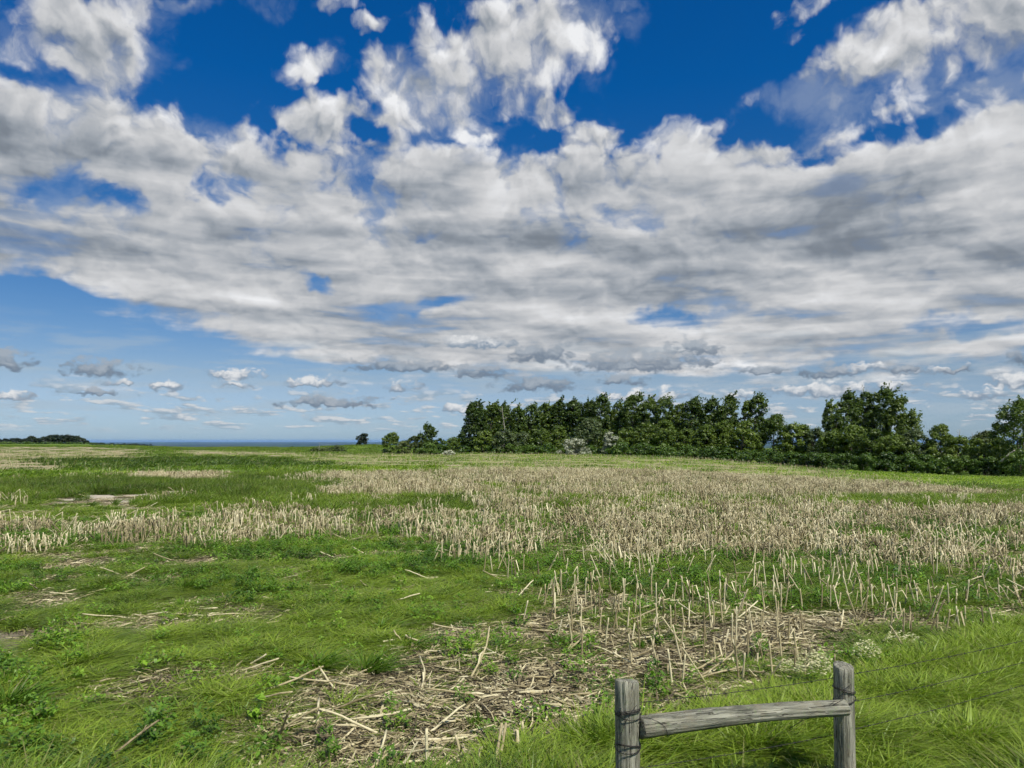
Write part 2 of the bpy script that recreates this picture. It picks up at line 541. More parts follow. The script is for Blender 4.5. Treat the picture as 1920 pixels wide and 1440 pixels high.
# polygons in the photograph's columns and rows: (points, grass, standing stubble, straw litter, grass height, tone)
# tone: 0 fresh yellow green ... 1 deep green
ZONES = [
    ([(-900, 832), (2800, 832), (2800, 1000), (-900, 1000)], 0.97, 0.02, 0.06, 0.34, 0.46),
    ([(-900, 836), (180, 838), (285, 843), (255, 855), (190, 868), (60, 880), (-900, 890)], 0.45, 0.60, 0.55, 0.18, 0.5),
    ([(330, 844), (560, 849), (570, 857), (330, 853)], 0.40, 0.3, 0.7, 0.2, 0.4),
    ([(80, 862), (330, 857), (560, 862), (560, 874), (300, 876), (80, 878)], 1.0, 0.0, 0.0, 0.45, 0.95),
    ([(170, 877), (560, 876), (640, 884), (560, 892), (180, 890)], 1.0, 0.0, 0.0, 0.4, 0.55),
    ([(540, 856), (830, 854), (960, 868), (720, 881), (600, 872), (540, 868)], 0.62, 0.45, 0.45, 0.22, 0.6),
    ([(560, 853), (950, 850), (1380, 862), (1560, 882), (1750, 912), (2000, 945), (2000, 990), (960, 990), (900, 940), (860, 900), (820, 882), (640, 869)], 0.62, 0.56, 0.52, 0.20, 0.28),
    ([(470, 890), (590, 876), (800, 874), (835, 884), (640, 899), (480, 899)], 1.0, 0.0, 0.0, 0.35, 0.10),
    ([(600, 905), (640, 892), (760, 890), (930, 880), (985, 905), (960, 925), (620, 935)], 0.82, 0.5, 0.35, 0.25, 0.35),
    ([(620, 918), (780, 905), (880, 915), (840, 934), (660, 940)], 0.45, 0.6, 0.6, 0.2, 0.35),
    ([(200, 885), (340, 886), (460, 896), (450, 906), (230, 902)], 0.25, 0.75, 0.85, 0.2, 0.4),
    ([(40, 901), (140, 902), (120, 917), (40, 916)], 0.75, 0.1, 0.4, 0.2, 0.3),
    ([(0, 908), (150, 905), (640, 915), (600, 940), (320, 932), (150, 928), (0, 940)], 1.0, 0.0, 0.0, 0.45, 0.65),
    ([(-200, 946), (150, 946), (320, 950), (520, 945), (430, 985), (200, 990), (-200, 1002)], 0.97, 0.02, 0.12, 0.16, 0.30),
    ([(148, 932), (250, 925), (318, 922), (326, 933), (292, 951), (215, 954), (148, 951)], 0.0, 0.0, 0.30, 0.1, 0.4, 1.0),
    # green tongues in the stubble of the hill
    ([(930, 945), (1060, 932), (1480, 934), (1920, 934), (2000, 965), (1560, 985), (1100, 988), (960, 974)], 0.86, 0.36, 0.28, 0.28, 0.25),
    ([(1530, 946), (1640, 938), (2100, 932), (2100, 962), (1560, 968)], 1.0, 0.05, 0.05, 0.34, 0.20),
    ([(925, 925), (990, 924), (995, 934), (930, 938)], 1.0, 0.1, 0.0, 0.35, 0.5),
    ([(1590, 884), (2300, 880), (2300, 935), (1760, 911), (1640, 897)], 1.0, 0.0, 0.0, 0.28, -0.15),
    ([(1740, 909), (1780, 910), (2300, 927), (2300, 932), (1780, 914)], 1.0, 0.0, 0.0, 0.40, 0.8),
    # near half
    ([(-900, 1000), (2800, 990), (2800, 1500), (-900, 1500)], 0.97, 0.004, 0.05, 0.125, 0.34),
    ([(-300, 992), (250, 984), (430, 985), (560, 962), (700, 974), (960, 974), (1400, 962), (2300, 958), (2300, 1012), (1400, 1012), (900, 1022), (480, 1016), (200, 1026), (-300, 1048)], 0.70, 0.60, 0.42, 0.15, 0.36),
    ([(840, 1018), (1400, 1010), (2300, 1005), (2300, 1190), (1700, 1205), (1400, 1200), (1330, 1140), (1000, 1130), (900, 1080)], 0.66, 0.68, 0.58, 0.12, 0.5),
    ([(1400, 1110), (1640, 1070), (2300, 1070), (2300, 1180), (1760, 1236), (1560, 1236), (1420, 1200)], 0.46, 1.10, 0.82, 0.14, 0.5),
    ([(880, 1165), (1000, 1120), (1180, 1118), (1420, 1130), (1620, 1200), (1570, 1270), (1400, 1335), (1150, 1368), (1000, 1330), (860, 1240)], 0.24, 0.85, 0.98, 0.10, 0.45),
    ([(320, 1385), (400, 1310), (620, 1245), (800, 1185), (960, 1170), (1200, 1290), (1150, 1400), (960, 1412), (870, 1440), (660, 1500), (380, 1500)], 0.26, 0.03, 0.97, 0.09, 0.45),
    ([(700, 1190), (840, 1168), (860, 1190), (720, 1215)], 0.12, 0.0, 0.95, 0.10, 0.4),
    ([(470, 1195), (560, 1192), (540, 1212), (470, 1215)], 0.12, 0.0, 0.95, 0.10, 0.4),
    ([(360, 1255), (520, 1235), (500, 1262), (350, 1275)], 0.12, 0.0, 0.95, 0.10, 0.4),
    ([(80, 1262), (240, 1258), (250, 1285), (90, 1290)], 0.12, 0.0, 0.95, 0.10, 0.4),
    ([(30, 1128), (140, 1118), (150, 1140), (40, 1152)], 0.12, 0.0, 0.95, 0.10, 0.4),
    ([(160, 1078), (235, 1075), (230, 1092), (165, 1094)], 0.12, 0.0, 0.95, 0.10, 0.4),
    ([(240, 1128), (300, 1125), (295, 1145), (245, 1147)], 0.12, 0.0, 0.95, 0.10, 0.4),
    ([(180, 1160), (250, 1160), (250, 1180), (185, 1180)], 0.12, 0.0, 0.95, 0.10, 0.4),
    ([(120, 1402), (240, 1395), (240, 1418), (130, 1420)], 0.12, 0.0, 0.95, 0.10, 0.4),
    ([(-80, 1180), (45, 1180), (72, 1192), (36, 1228), (-80, 1234)], 0.0, 0.0, 0.0, 0.1, 0.4, 0.22),
    # the verge along the fence
    ([(850, 1500), (880, 1402), (1150, 1372), (1300, 1340), (1600, 1272), (1750, 1238), (1925, 1196), (2300, 1120), (2300, 1500)], 1.0, 0.0, 0.0, 0.245, 0.05),
    ([(1350, 1312), (1600, 1254), (1760, 1228), (1780, 1242), (1600, 1285), (1380, 1338)], 0.9, 0.10, 0.3, 0.18, 0.25),
]
NZ = len(ZONES)


def zones(x, y, z=None):
    """grass, stubble, litter, height, tone at ground points"""
    x, y = np.asarray(x, float), np.asarray(y, float)
    if z is None:
        z = terrain(x, y)
    yy = np.maximum(y, 2.0)
    px, py = project(x, yy, z)
    dep = np.maximum(yy, 3.0)
    # ragged borders, wandering by a metre or so on the ground
    wob = np.minimum(dep * 0.030, 2.0) * (1 + 0.9 * sstep(dep, 14, 30)) + 0.10
    n1 = fbm(x / 1.6, y / 1.6, 4, 41) - 0.5
    n2 = fbm(x / 1.6 + 50, y / 1.6, 4, 47) - 0.5
    m1 = fbm(x / 9.0, y / 9.0, 3, 51) - 0.5
    px = px + (n1 * 2.6 + m1 * 3.0) * wob * F / dep
    py = py + np.clip((n2 * 2.2 + m1 * 2.5) * wob * F * 2.6 / dep ** 2, -30, 30)
    out = np.zeros((6,) + x.shape)
    out[:] = np.array([0.95, 0.0, 0.05, 0.3, 0.5, 0.0]).reshape(6, *([1] * x.ndim))
    for zn in ZONES:
        k = inside(px, py, zn[0])
        for i, v in enumerate((list(zn[1:]) + [0.0])[:6]):
            out[i][k] = v
    # patchiness inside the zones
    q = fbm(x / 0.9, y / 0.9, 4, 61)
    q2 = fbm(x / 4.0, y / 7.0, 4, 67)
    qq = fbm(x / 1.5, y / 0.8, 4, 62)
    out[0] = np.clip(out[0] + ((q - 0.5) * 1.2 + (qq - 0.5) * 1.6) * out[0] * (1 - out[0]) * 2.4 + (q2 - 0.5) * 0.5 * (1 - out[0]), 0, 1)
    out[2] = np.clip(out[2] + ((0.5 - q) * 1.2 + (0.5 - qq) * 1.6) * out[2] * (1 - out[2]) * 2.2, 0, 1)
    out[4] = np.clip(out[4] + (q2 - 0.5) * 0.9 + (q - 0.5) * 0.4, 0, 1)
    b_thin = (out[3] < 0.28) & (out[5] < 0.1)
    # thin spots where last year's straw shows through the near growth
    thin = sstep(fbm(x / 1.3 + 9, y / 0.65, 4, 71), 0.505, 0.60) * (dep < 30) * (b_thin > 0) * (out[0] > 0.8) * (px < 1500)
    out[2] = np.maximum(out[2], thin * 0.75)
    out[0] = out[0] * (1 - 0.75 * thin)
    out[3] = out[3] * (0.75 + 0.5 * q)
    return out


# ------------------------------------------------------------------ materials
def new_mat(name):
    m = bpy.data.materials.new(name)
    m.use_nodes = True
    m.node_tree.nodes.clear()
    g = G(m.node_tree)
    out = m.node_tree.nodes.new('ShaderNodeOutputMaterial')
    return m, g, out


def principled(g, out, color, rough=0.8, spec=0.2, normal=None):
    n = g.t.nodes.new('ShaderNodeBsdfPrincipled')
    g.sock(n, 'Base Color', color if isinstance(color, E) else (*color, 1))
    g.sock(n, 'Roughness', rough)
    g.sock(n, 'Specular IOR Level', spec)
    if normal is not None:
        g.t.links.new(normal.s, n.inputs['Normal'])
    g.t.links.new(n.outputs[0], out.inputs['Surface'])
    return n


def bump(g, h, strength=0.5, dist=0.02):
    n = g.t.nodes.new('ShaderNodeBump')
    n.inputs['Strength'].default_value = strength
    n.inputs['Distance'].default_value = dist
    g.t.links.new(h.s, n.inputs['Height'])
    return E(g, n.outputs[0])


def leafy(g, out, color, trans=0.45, rough=0.55, spec=0.25, tcol=(0.85, 1.0, 0.45)):
    """a thin leaf: diffuse on the lit side, some light through to the other, a faint sheen"""
    d = g.t.nodes.new('ShaderNodeBsdfPrincipled')
    g.sock(d, 'Base Color', color)
    g.sock(d, 'Roughness', rough)
    g.sock(d, 'Specular IOR Level', spec)
    t = g.t.nodes.new('ShaderNodeBsdfTranslucent')
    g.sock(t, 'Color', g.mix(1.0, color, tcol, 'MULTIPLY'))
    mx = g.t.nodes.new('ShaderNodeMixShader')
    mx.inputs[0].default_value = trans
    g.t.links.new(d.outputs[0], mx.inputs[1])
    g.t.links.new(t.outputs[0], mx.inputs[2])
    g.t.links.new(mx.outputs[0], out.inputs['Surface'])


def pos(g):
    n = g.t.nodes.new('ShaderNodeNewGeometry')
    return E(g, n.outputs['Position'])


def obj_random(g):
    n = g.t.nodes.new('ShaderNodeObjectInfo')
    return E(g, n.outputs['Random'])


def obj_coord(g):
    n = g.t.nodes.new('ShaderNodeTexCoord')
    return E(g, n.outputs['Object'])


GREEN_FRESH = (0.285, 0.390, 0.042)
GREEN_MID = (0.162, 0.255, 0.030)
GREEN_DEEP = (0.066, 0.118, 0.020)
STRAW = (0.47, 0.385, 0.255)
SOIL = (0.125, 0.092, 0.062)


def grass_mat(name, bright=1.0, hue=(1, 1, 1)):
    m, g, out = new_mat(name)
    P = pos(g)
    r = g.attr('rnd')
    ir = obj_random(g)
    tip = g.attr('tip')
    tone = g.attr('tone', kind='INSTANCER')
    big = g.noise(P, 0.22, 3.0, 0.55)
    small = g.noise(P, 1.7, 3.0, 0.6)
    f = tone * 0.80 + (big - 0.5) * 0.8 + (small - 0.5) * 1.25 + (ir - 0.5) * 0.40 + (r - 0.5) * 0.50 + 0.04
    c = g.ramp(f, [(0.0, tuple(a * bright * b for a, b in zip(GREEN_FRESH, hue))), (0.42, tuple(a * bright * b for a, b in zip(GREEN_MID, hue))), (0.95, tuple(a * bright * b for a, b in zip(GREEN_DEEP, hue)))])
    # some blades have dried at the tip
    dry = g.ss(r + tip * 0.30, 1.02, 1.18)
    c = g.mix(dry * 0.7, c, (0.30, 0.26, 0.11))
    leafy(g, out, c, 0.38, 0.45, 0.35)
    return m


def straw_mat(name, off=0.52):
    m, g, out = new_mat(name)
    O = obj_coord(g)
    r = g.attr('rnd')
    ir = obj_random(g)
    n = g.noise(O, 22.0, 5.0, 0.6)
    f = (r - 0.5) * 0.8 + (ir - 0.5) * 0.7 + (n - 0.5) * 0.9 + off
    c = g.ramp(f, [(0.0, (0.066, 0.052, 0.030)), (0.28, (0.185, 0.150, 0.080)), (0.6, (0.395, 0.336, 0.180)), (1.0, (0.65, 0.585, 0.365))])
    principled(g, out, c, 0.62, 0.25)
    return m


def build_ground():
    az_in = np.radians(np.arange(-52, 52.01, 0.20))
    az_l = np.radians(np.arange(-180, -52, 4.0))
    az_r = np.radians(np.arange(56, 180, 4.0))
    az = np.concatenate([az_l, az_in, az_r])
    r = [0.6]
    while r[-1] < 45000:
        r.append(r[-1] * (1.017 if r[-1] < 600 else 1.04))
    r = np.array(r)
    A, RR = np.meshgrid(az, r)
    x, y = RR * np.sin(A), RR * np.cos(A)
    z = terrain(x, y)
    zz = zones(x, y, z)
    na, nr = len(az), len(r)
    v = np.stack([x, y, z], -1).reshape(-1, 3)
    idx = np.arange(na * nr).reshape(nr, na)
    nxt = np.roll(idx, -1, axis=1)
    q = np.stack([idx[:-1], idx[1:], nxt[1:], nxt[:-1]], -1).reshape(-1, 4)[:, ::-1]
    # close the middle
    v = np.concatenate([v, [[0, 0, float(terrain(0, 0))]]])
    c = len(v) - 1
    tri = np.stack([idx[0], nxt[0], np.full(na, c)], -1)[:, ::-1]
    faces = np.concatenate([q.ravel(), tri.ravel()])
    sizes = np.concatenate([np.full(len(q), 4), np.full(na, 3)])
    at = {n: np.concatenate([zz[i].ravel(), [0.5]]) for i, n in enumerate(('green', 'stubble', 'litter', 'high', 'tone', 'bare'))}
    far = np.concatenate([sstep(RR, 330, 700).ravel(), [0]])
    at['far'] = far
    me = mesh_np('ground', v, faces, sizes, at, smooth=True)
    m, g, out = new_mat('field ground')
    P = pos(g)
    gr, st, li, to = g.attr('green'), g.attr('stubble'), g.attr('litter'), g.attr('tone')
    farv = g.attr('far')
    n1 = g.noise(P, 3.0, 6.0, 0.62)
    n2 = g.noise(P, 17.0, 5.0, 0.6)
    n3 = g.noise(g.vm('MULTIPLY', P, (1.0, 2.2, 1.0)), 0.6, 5.0, 0.6)
    fine = g.noise(g.vm('MULTIPLY', P, (5.0, 1.2, 1.0)), 3.0, 5.0, 0.65)
    soil = g.ramp(n1 * 0.6 + n2 * 0.4, [(0.25, (0.07, 0.052, 0.036)), (0.5, SOIL), (0.75, (0.20, 0.155, 0.11))])
    straw = g.ramp(n2 * 0.6 + fine * 0.5 - 0.05, [(0.25, (0.14, 0.11, 0.068)), (0.5, (0.34, 0.285, 0.17)), (0.75, (0.56, 0.49, 0.32))])
    grass = g.ramp(to * 0.8 + (n3 - 0.5) * 0.8 + (n1 - 0.5) * 0.5 + 0.12, [(0.0, tuple(a * 0.85 for a in GREEN_FRESH)), (0.42, tuple(a * 0.85 for a in GREEN_MID)), (0.95, tuple(a * 0.85 for a in GREEN_DEEP))])
    soil = g.mix(g.attr('bare'), soil, g.ramp(n1 * 0.5 + fine * 0.5, [(0.3, (0.30, 0.25, 0.18)), (0.6, (0.56, 0.50, 0.40))]))
    c = g.mix(g.ss(li + st * 0.35 + (n2 - 0.5) * 0.9 + (fine - 0.5) * 0.6, 0.30, 0.75), soil, straw)
    c = g.mix(g.ss(gr + (n1 - 0.5) * 0.8 + (n2 - 0.5) * 0.5, 0.35, 0.85), c, grass)
    # the far plain: woods and fields
    fp = g.noise(g.vm('MULTIPLY', P, (1.0, 0.5, 1.0)), 0.0016, 6.0, 0.6)
    fv = g.voronoi(P, 0.0022, 'F1', out='Color', dims='2D')
    fc = g.mix(g.ss(fp, 0.44, 0.56), g.mix(0.6, (0.07, 0.11, 0.035), fv, 'MULTIPLY'), (0.016, 0.030, 0.014))
    fc = g.mix(g.ss(fp, 0.62, 0.68), fc, (0.20, 0.20, 0.11))
    c = g.mix(farv, c, fc)
    b = bump(g, n1 * 0.5 + n2 * 0.4 + fine * 0.3, 0.9, 0.05)
    principled(g, out, c, 0.9, 0.1, b)
    o = link('ground', me, m)
    tag(o, 'rough farm field of green growth and straw falling away to a distant plain', 'field', kind='structure')
    return o


build_ground()


# ------------------------------------------------------------------ growth scattered over the ground
def blades(n, radius, hmin, hmax, wid, lean, seed, segs=2, spread=0.25, clump=0.0):
    """a tuft of grass blades, bent down-wind"""
    rg = np.random.default_rng(seed)
    a = rg.uniform(0, 2 * np.pi, n)
    rr = radius * np.sqrt(rg.uniform(0, 1, n)) * (1 - clump)
    bx, by = rr * np.cos(a), rr * np.sin(a)
    h = rg.uniform(hmin, hmax, n) * (1 - 0.35 * (rr / max(radius, 1e-6)) ** 2)
    da = rg.uniform(0, 2 * np.pi, n)
    dx = np.cos(da) * spread * rg.uniform(0.3, 1.4, n) + lean * rg.uniform(0.4, 1.5, n)
    dy = np.sin(da) * spread * rg.uniform(0.3, 1.4, n) - lean * 0.15
    if clump:
        dx += bx / radius * clump * 0.9
        dy += by / radius * clump * 0.9
    fa = rg.uniform(0, np.pi, n)
    w = wid * rg.uniform(0.6, 1.3, n)
    wx, wy = np.cos(fa) * w * 0.5, np.sin(fa) * w * 0.5
    ts = np.linspace(0, 1, segs + 1)
    V, T = [], []
    for t in ts:
        k = t ** 1.7
        ln = np.sqrt(1 + (dx ** 2 + dy ** 2) * 0.8)
        cx, cy_ = bx + dx * h * k, by + dy * h * k
        cz = h * t / ln * (1 - 0.18 * t * np.minimum(dx ** 2 + dy ** 2, 1)) - 0.02
        wd = 1 - 0.15 * t if t < 1 else 0
        if t < 1:
            V.append(np.stack([cx - wx * wd, cy_ - wy * wd, cz], -1))
            V.append(np.stack([cx + wx * wd, cy_ + wy * wd, cz], -1))
            T += [t, t]
        else:
            V.append(np.stack([cx, cy_, cz], -1))
            T.append(t)
    k = len(V)
    v = np.stack(V, 1).reshape(-1, 3)
    tip = np.tile(T, n)
    rnd = np.repeat(rg.uniform(0, 1, n), k)
    b0 = np.arange(n)[:, None] * k
    fl, sz = [], []
    for i in range(segs - 1):
        fl.append(b0 + np.array([[2 * i, 2 * i + 1, 2 * i + 3, 2 * i + 2]]))
    quads = np.stack(fl, 1).reshape(-1, 4) if fl else np.zeros((0, 4), int)
    tris = b0 + np.array([[2 * segs - 2, 2 * segs - 1, 2 * segs]])
    return v, np.concatenate([quads.ravel(), tris.ravel()]), np.concatenate([np.full(len(quads), 4), np.full(len(tris), 3)]), {'tip': tip, 'rnd': rnd}


def ribbons(n, radius, lmin, lmax, wid, seed, flat=0.12, lift=0.015, zmax=0.05):
    """dead leaves and stalk pieces lying crosswise on the soil"""
    rg = np.random.default_rng(seed)
    a = rg.uniform(0, 2 * np.pi, n)
    rr = radius * np.sqrt(rg.uniform(0, 1, n))
    c = np.stack([rr * np.cos(a), rr * np.sin(a), rg.uniform(0.004, zmax, n)], -1)
    L = lmin + (lmax - lmin) * rg.uniform(0, 1, n) ** 2
    yaw = rg.uniform(0, np.pi, n)
    pit = rg.normal(0, flat, n)
    d = np.stack([np.cos(yaw) * np.cos(pit), np.sin(yaw) * np.cos(pit), np.sin(pit)], -1)
    s = np.stack([-np.sin(yaw), np.cos(yaw), rg.normal(0, 0.4, n)], -1)
    s /= np.linalg.norm(s, axis=1, keepdims=True)
    w = (wid * rg.uniform(0.4, 1.5, n))[:, None] * s * 0.5
    up = np.array([[0, 0, 1.0]])
    bend = (rg.uniform(-0.03, 0.07, n) * L)[:, None]
    side = s * (rg.normal(0, 0.05, n) * L)[:, None]
    p = [c - d * L[:, None] * 0.5, c + up * bend * 0.6 + side, c + d * L[:, None] * 0.5]
    ww = [w * 0.6, w, w * 0.5]
    V = np.stack([p[0] - ww[0], p[0] + ww[0], p[1] - ww[1], p[1] + ww[1], p[2] - ww[2], p[2] + ww[2]], 1)
    V[..., 2] = np.maximum(V[..., 2], 0.002)
    b0 = np.arange(n)[:, None, None] * 6
    q = (b0 + np.array([[[0, 1, 3, 2], [2, 3, 5, 4]]])).reshape(-1, 4)
    return V.reshape(-1, 3), q.ravel(), np.full(len(q), 4), {'rnd': np.repeat(rg.uniform(0, 1, n), 6)}


def weed(n, radius, h, leaf, seed, lean=0.12):
    """low broad-leaved plants: oval leaves spreading from short stems"""
    rg = np.random.default_rng(seed)
    a = rg.uniform(0, 2 * np.pi, n)
    rr = radius * np.sqrt(rg.uniform(0, 1, n))
    hz = h * rg.uniform(0.15, 1, n) * (1 - 0.4 * (rr / radius) ** 2)
    c = np.stack([rr * np.cos(a) + lean * hz, rr * np.sin(a), hz], -1)
    yaw = a + rg.normal(0, 0.8, n)
    pit = rg.uniform(-0.35, 0.8, n)
    L = leaf * rg.uniform(0.6, 1.4, n)
    d = np.stack([np.cos(yaw) * np.cos(pit), np.sin(yaw) * np.cos(pit), np.sin(pit)], -1)
    s = np.stack([-np.sin(yaw), np.cos(yaw), rg.normal(0, 0.35, n)], -1)
    w = (L * rg.uniform(0.16, 0.28, n))[:, None] * s
    L = L[:, None]
    drop = np.array([[0, 0, -1.0]]) * L * 0.12
    V = np.stack([c - d * L * 0.5, c - w, c + d * L * 0.5 + drop, c + w], 1).reshape(-1, 3)
    q = (np.arange(n)[:, None] * 4 + np.array([[0, 1, 2, 3]]))
    return V, q.ravel(), np.full(n, 4), {'rnd': np.repeat(rg.uniform(0, 1, n), 4), 'tip': np.tile([0, 0.5, 1, 0.5], n)}


def tube(path, radii, sides=6, cap=True, rnd=0.5, twist=0.0):
    p = np.asarray(path, float)
    n = len(p)
    t = np.gradient(p, axis=0)
    t /= np.linalg.norm(t, axis=1, keepdims=True) + 1e-9
    ref = np.array([0, 0, 1.0]) if abs(t[0][2]) < 0.9 else np.array([1.0, 0, 0])
    V = []
    u = np.cross(ref, t[0])
    for i in range(n):
        u = u - t[i] * np.dot(u, t[i])
        u /= np.linalg.norm(u) + 1e-9
        w = np.cross(t[i], u)
        for k in range(sides):
            an = 2 * np.pi * k / sides + twist
            V.append(p[i] + radii[i] * (np.cos(an) * u + np.sin(an) * w))
    f, s = [], []
    for i in range(n - 1):
        for k in range(sides):
            k2 = (k + 1) % sides
            f += [i * sides + k, i * sides + k2, (i + 1) * sides + k2, (i + 1) * sides + k]
            s.append(4)
    if cap:
        f += list(range(sides))[::-1]
        s.append(sides)
        f += [(n - 1) * sides + k for k in range(sides)]
        s.append(sides)
    return np.array(V), np.array(f), np.array(s), {'rnd': np.full(len(V), rnd)}


def join(parts):
    V, Fc, S, o = [], [], [], 0
    keys = set().union(*[p[3].keys() for p in parts])
    at = {k: [] for k in keys}
    for v, f, s, a in parts:
        V.append(v)
        Fc.append(np.asarray(f) + o)
        S.append(s)
        for k in keys:
            at[k].append(a.get(k, np.full(len(v), 0.5)))
        o += len(v)
    return np.concatenate(V), np.concatenate(Fc), np.concatenate(S), {k: np.concatenate(a) for k, a in at.items()}


def stalk(seed, h, kind='straight', husk=1, rad=0.0105):
    """a cut maize stalk: jointed, tapering, with torn husk leaves"""
    rg = np.random.default_rng(seed)
    lx, ly = rg.normal(0.04, 0.08), rg.normal(0, 0.06)
    if kind == 'lean':
        an = rg.uniform(0, 2 * np.pi)
        k = rg.uniform(0.35, 0.9)
        lx, ly = math.cos(an) * k, math.sin(an) * k
    n = 9
    P, Rr = [], []
    for i in range(n):
        t = i / (n - 1)
        P.append([lx * h * t, ly * h * t + 0.01 * math.sin(3 * t + seed), -0.03 + (h + 0.03) * t / math.sqrt(1 + lx * lx + ly * ly)])
        Rr.append(rad * (1.15 - 0.35 * t) * (1.22 if i % 3 == 1 else 1.0))
    P[-1][2] += rg.uniform(-0.01, 0.01)
    parts = [tube(P, Rr, 6, True, rg.uniform(0.35, 0.9))]
    if kind == 'broken':
        top = np.array(P[-1])
        an = rg.uniform(0, 2 * np.pi)
        L = rg.uniform(0.15, 0.35)
        d = np.array([math.cos(an), math.sin(an), -rg.uniform(0.6, 2.2)])
        d /= np.linalg.norm(d)
        parts.append(tube([top, top + d * L * 0.5, top + d * L], [rad * 0.8, rad * 0.75, rad * 0.55], 6, True, rg.uniform(0.4, 0.9)))
    leaves = []
    for j in range(husk):
        z0 = rg.uniform(0.1, 0.9)
        b = np.array([lx * h * z0, ly * h * z0, h * z0 * 0.95])
        an = rg.uniform(0, 2 * np.pi)
        L = rg.uniform(0.10, 0.28)
        w = rg.uniform(0.005, 0.012)
        dx, dy = math.cos(an), math.sin(an)
        s = np.array([-dy, dx, 0.2]) * w
        p0, p1, p2 = b, b + np.array([dx * L * 0.45, dy * L * 0.45, L * 0.18]), b + np.array([dx * L * 0.75, dy * L * 0.75, -L * rg.uniform(0.1, 0.7)])
        p2[2] = max(p2[2], 0.01)
        V = np.array([p0 - s * 0.4, p0 + s * 0.4, p1 - s, p1 + s, p2 - s * 0.5, p2 + s * 0.5])
        leaves.append((V, np.array([0, 1, 3, 2, 2, 3, 5, 4]), np.array([4, 4]), {'rnd': np.full(6, rg.uniform(0.4, 1.0))}))
    return parts, leaves


def down_stalk(seed, L, rad=0.0105):
    rg = np.random.default_rng(seed)
    n = 7
    bend = rg.normal(0, 0.025)
    kink = rg.choice([0, 0, 0.25])
    P = [[L * (t - 0.5), bend * L * 4 * t * (1 - t) + kink * L * max(0, t - 0.6), rad * 1.1 + 0.02 * rg.uniform(0, 1) * t] for t in np.linspace(0, 1, n)]
    Rr = [rad * (1.1 - 0.3 * t) * (1.25 if i % 2 == 1 else 1.0) for i, t in enumerate(np.linspace(0, 1, n))]
    parts = [tube(P, Rr, 6, True, rg.uniform(0.35, 1.0))]
    leaves = []
    if rg.uniform() < 0.6:
        x0 = rg.uniform(-0.3, 0.3) * L
        l2, w = rg.uniform(0.12, 0.3), rg.uniform(0.006, 0.011)
        an = rg.uniform(-0.6, 0.6)
        d = np.array([math.cos(an), math.sin(an), 0.0])
        s = np.array([-d[1], d[0], 0.15]) * w
        p0 = np.array([x0, bend * L, rad * 2])
        V = np.array([p0 - s * .4, p0 + s * .4, p0 + d * l2 * .5 - s + [0, 0, .03], p0 + d * l2 * .5 + s + [0, 0, .03], p0 + d * l2 - s * .4 - [0, 0, .01], p0 + d * l2 + s * .4 - [0, 0, .01]])
        V[:, 2] = np.maximum(V[:, 2], 0.004)
        leaves.append((V, np.array([0, 1, 3, 2, 2, 3, 5, 4]), np.array([4, 4]), {'rnd': np.full(6, rg.uniform(0.5, 1.0))}))
    return parts, leaves


def scatter(name, variants, mat, P, rot, scl, idx, tone=None):
    """one object that lays copies of the variant meshes on a cloud of points"""
    n = len(P)
    me = bpy.data.meshes.new(name)
    me.vertices.add(n)
    me.vertices.foreach_set('co', np.asarray(P, np.float32).ravel())
    for k, v in (('spin', rot), ('size', scl)):
        a = me.attributes.new(k, 'FLOAT_VECTOR', 'POINT')
        a.data.foreach_set('vector', np.asarray(v, np.float32).ravel())
    a = me.attributes.new('pick', 'INT', 'POINT')
    a.data.foreach_set('value', np.asarray(idx, np.int32))
    a = me.attributes.new('tone', 'FLOAT', 'POINT')
    a.data.foreach_set('value', np.asarray(tone if tone is not None else np.full(n, 0.5), np.float32))
    o = link(name, me, mat)
    ng = bpy.data.node_groups.new(name, 'GeometryNodeTree')
    ng.interface.new_socket('Geometry', in_out='INPUT', socket_type='NodeSocketGeometry')
    ng.interface.new_socket('Geometry', in_out='OUTPUT', socket_type='NodeSocketGeometry')
    nd, lk = ng.nodes, ng.links
    gi, go = nd.new('NodeGroupInput'), nd.new('NodeGroupOutput')
    jn = nd.new('GeometryNodeJoinGeometry')
    for me_v in variants:
        src = bpy.data.objects.new(me_v.name, me_v)
        if not me_v.materials:
            me_v.materials.append(mat)
        oi = nd.new('GeometryNodeObjectInfo')
        oi.inputs['Object'].default_value = src
        oi.inputs['As Instance'].default_value = False
        ti = nd.new('GeometryNodeGeometryToInstance')
        lk.new(oi.outputs['Geometry'], ti.inputs[0])
        lk.new(ti.outputs[0], jn.inputs[0])
    iop = nd.new('GeometryNodeInstanceOnPoints')
    iop.inputs['Pick Instance'].default_value = True
    lk.new(gi.outputs[0], iop.inputs['Points'])
    lk.new(jn.outputs[0], iop.inputs['Instance'])

    def named(k, t):
        q = nd.new('GeometryNodeInputNamedAttribute')
        q.data_type = t
        q.inputs['Name'].default_value = k
        return q.outputs['Attribute']
    lk.new(named('pick', 'INT'), iop.inputs['Instance Index'])
    lk.new(named('spin', 'FLOAT_VECTOR'), iop.inputs['Rotation'])
    lk.new(named('size', 'FLOAT_VECTOR'), iop.inputs['Scale'])
    lk.new(iop.outputs[0], go.inputs[0])
    md = o.modifiers.new('lay', 'NODES')
    md.node_group = ng
    return o


def field_points(n_try, d0, d1, seed, power=1.0, azd=48.0):
    """points spread over the wedge the camera looks at, denser near it when power > 1"""
    rg = np.random.default_rng(seed)
    u = rg.uniform(0, 1, n_try)
    if power == 0:      # even over the ground
        d = np.sqrt(d0 ** 2 + (d1 ** 2 - d0 ** 2) * u)
    else:               # even in log distance
        d = d0 * (d1 / d0) ** u
    a = np.radians(rg.uniform(-azd, azd, n_try))
    return d * np.sin(a), d * np.cos(a), rg


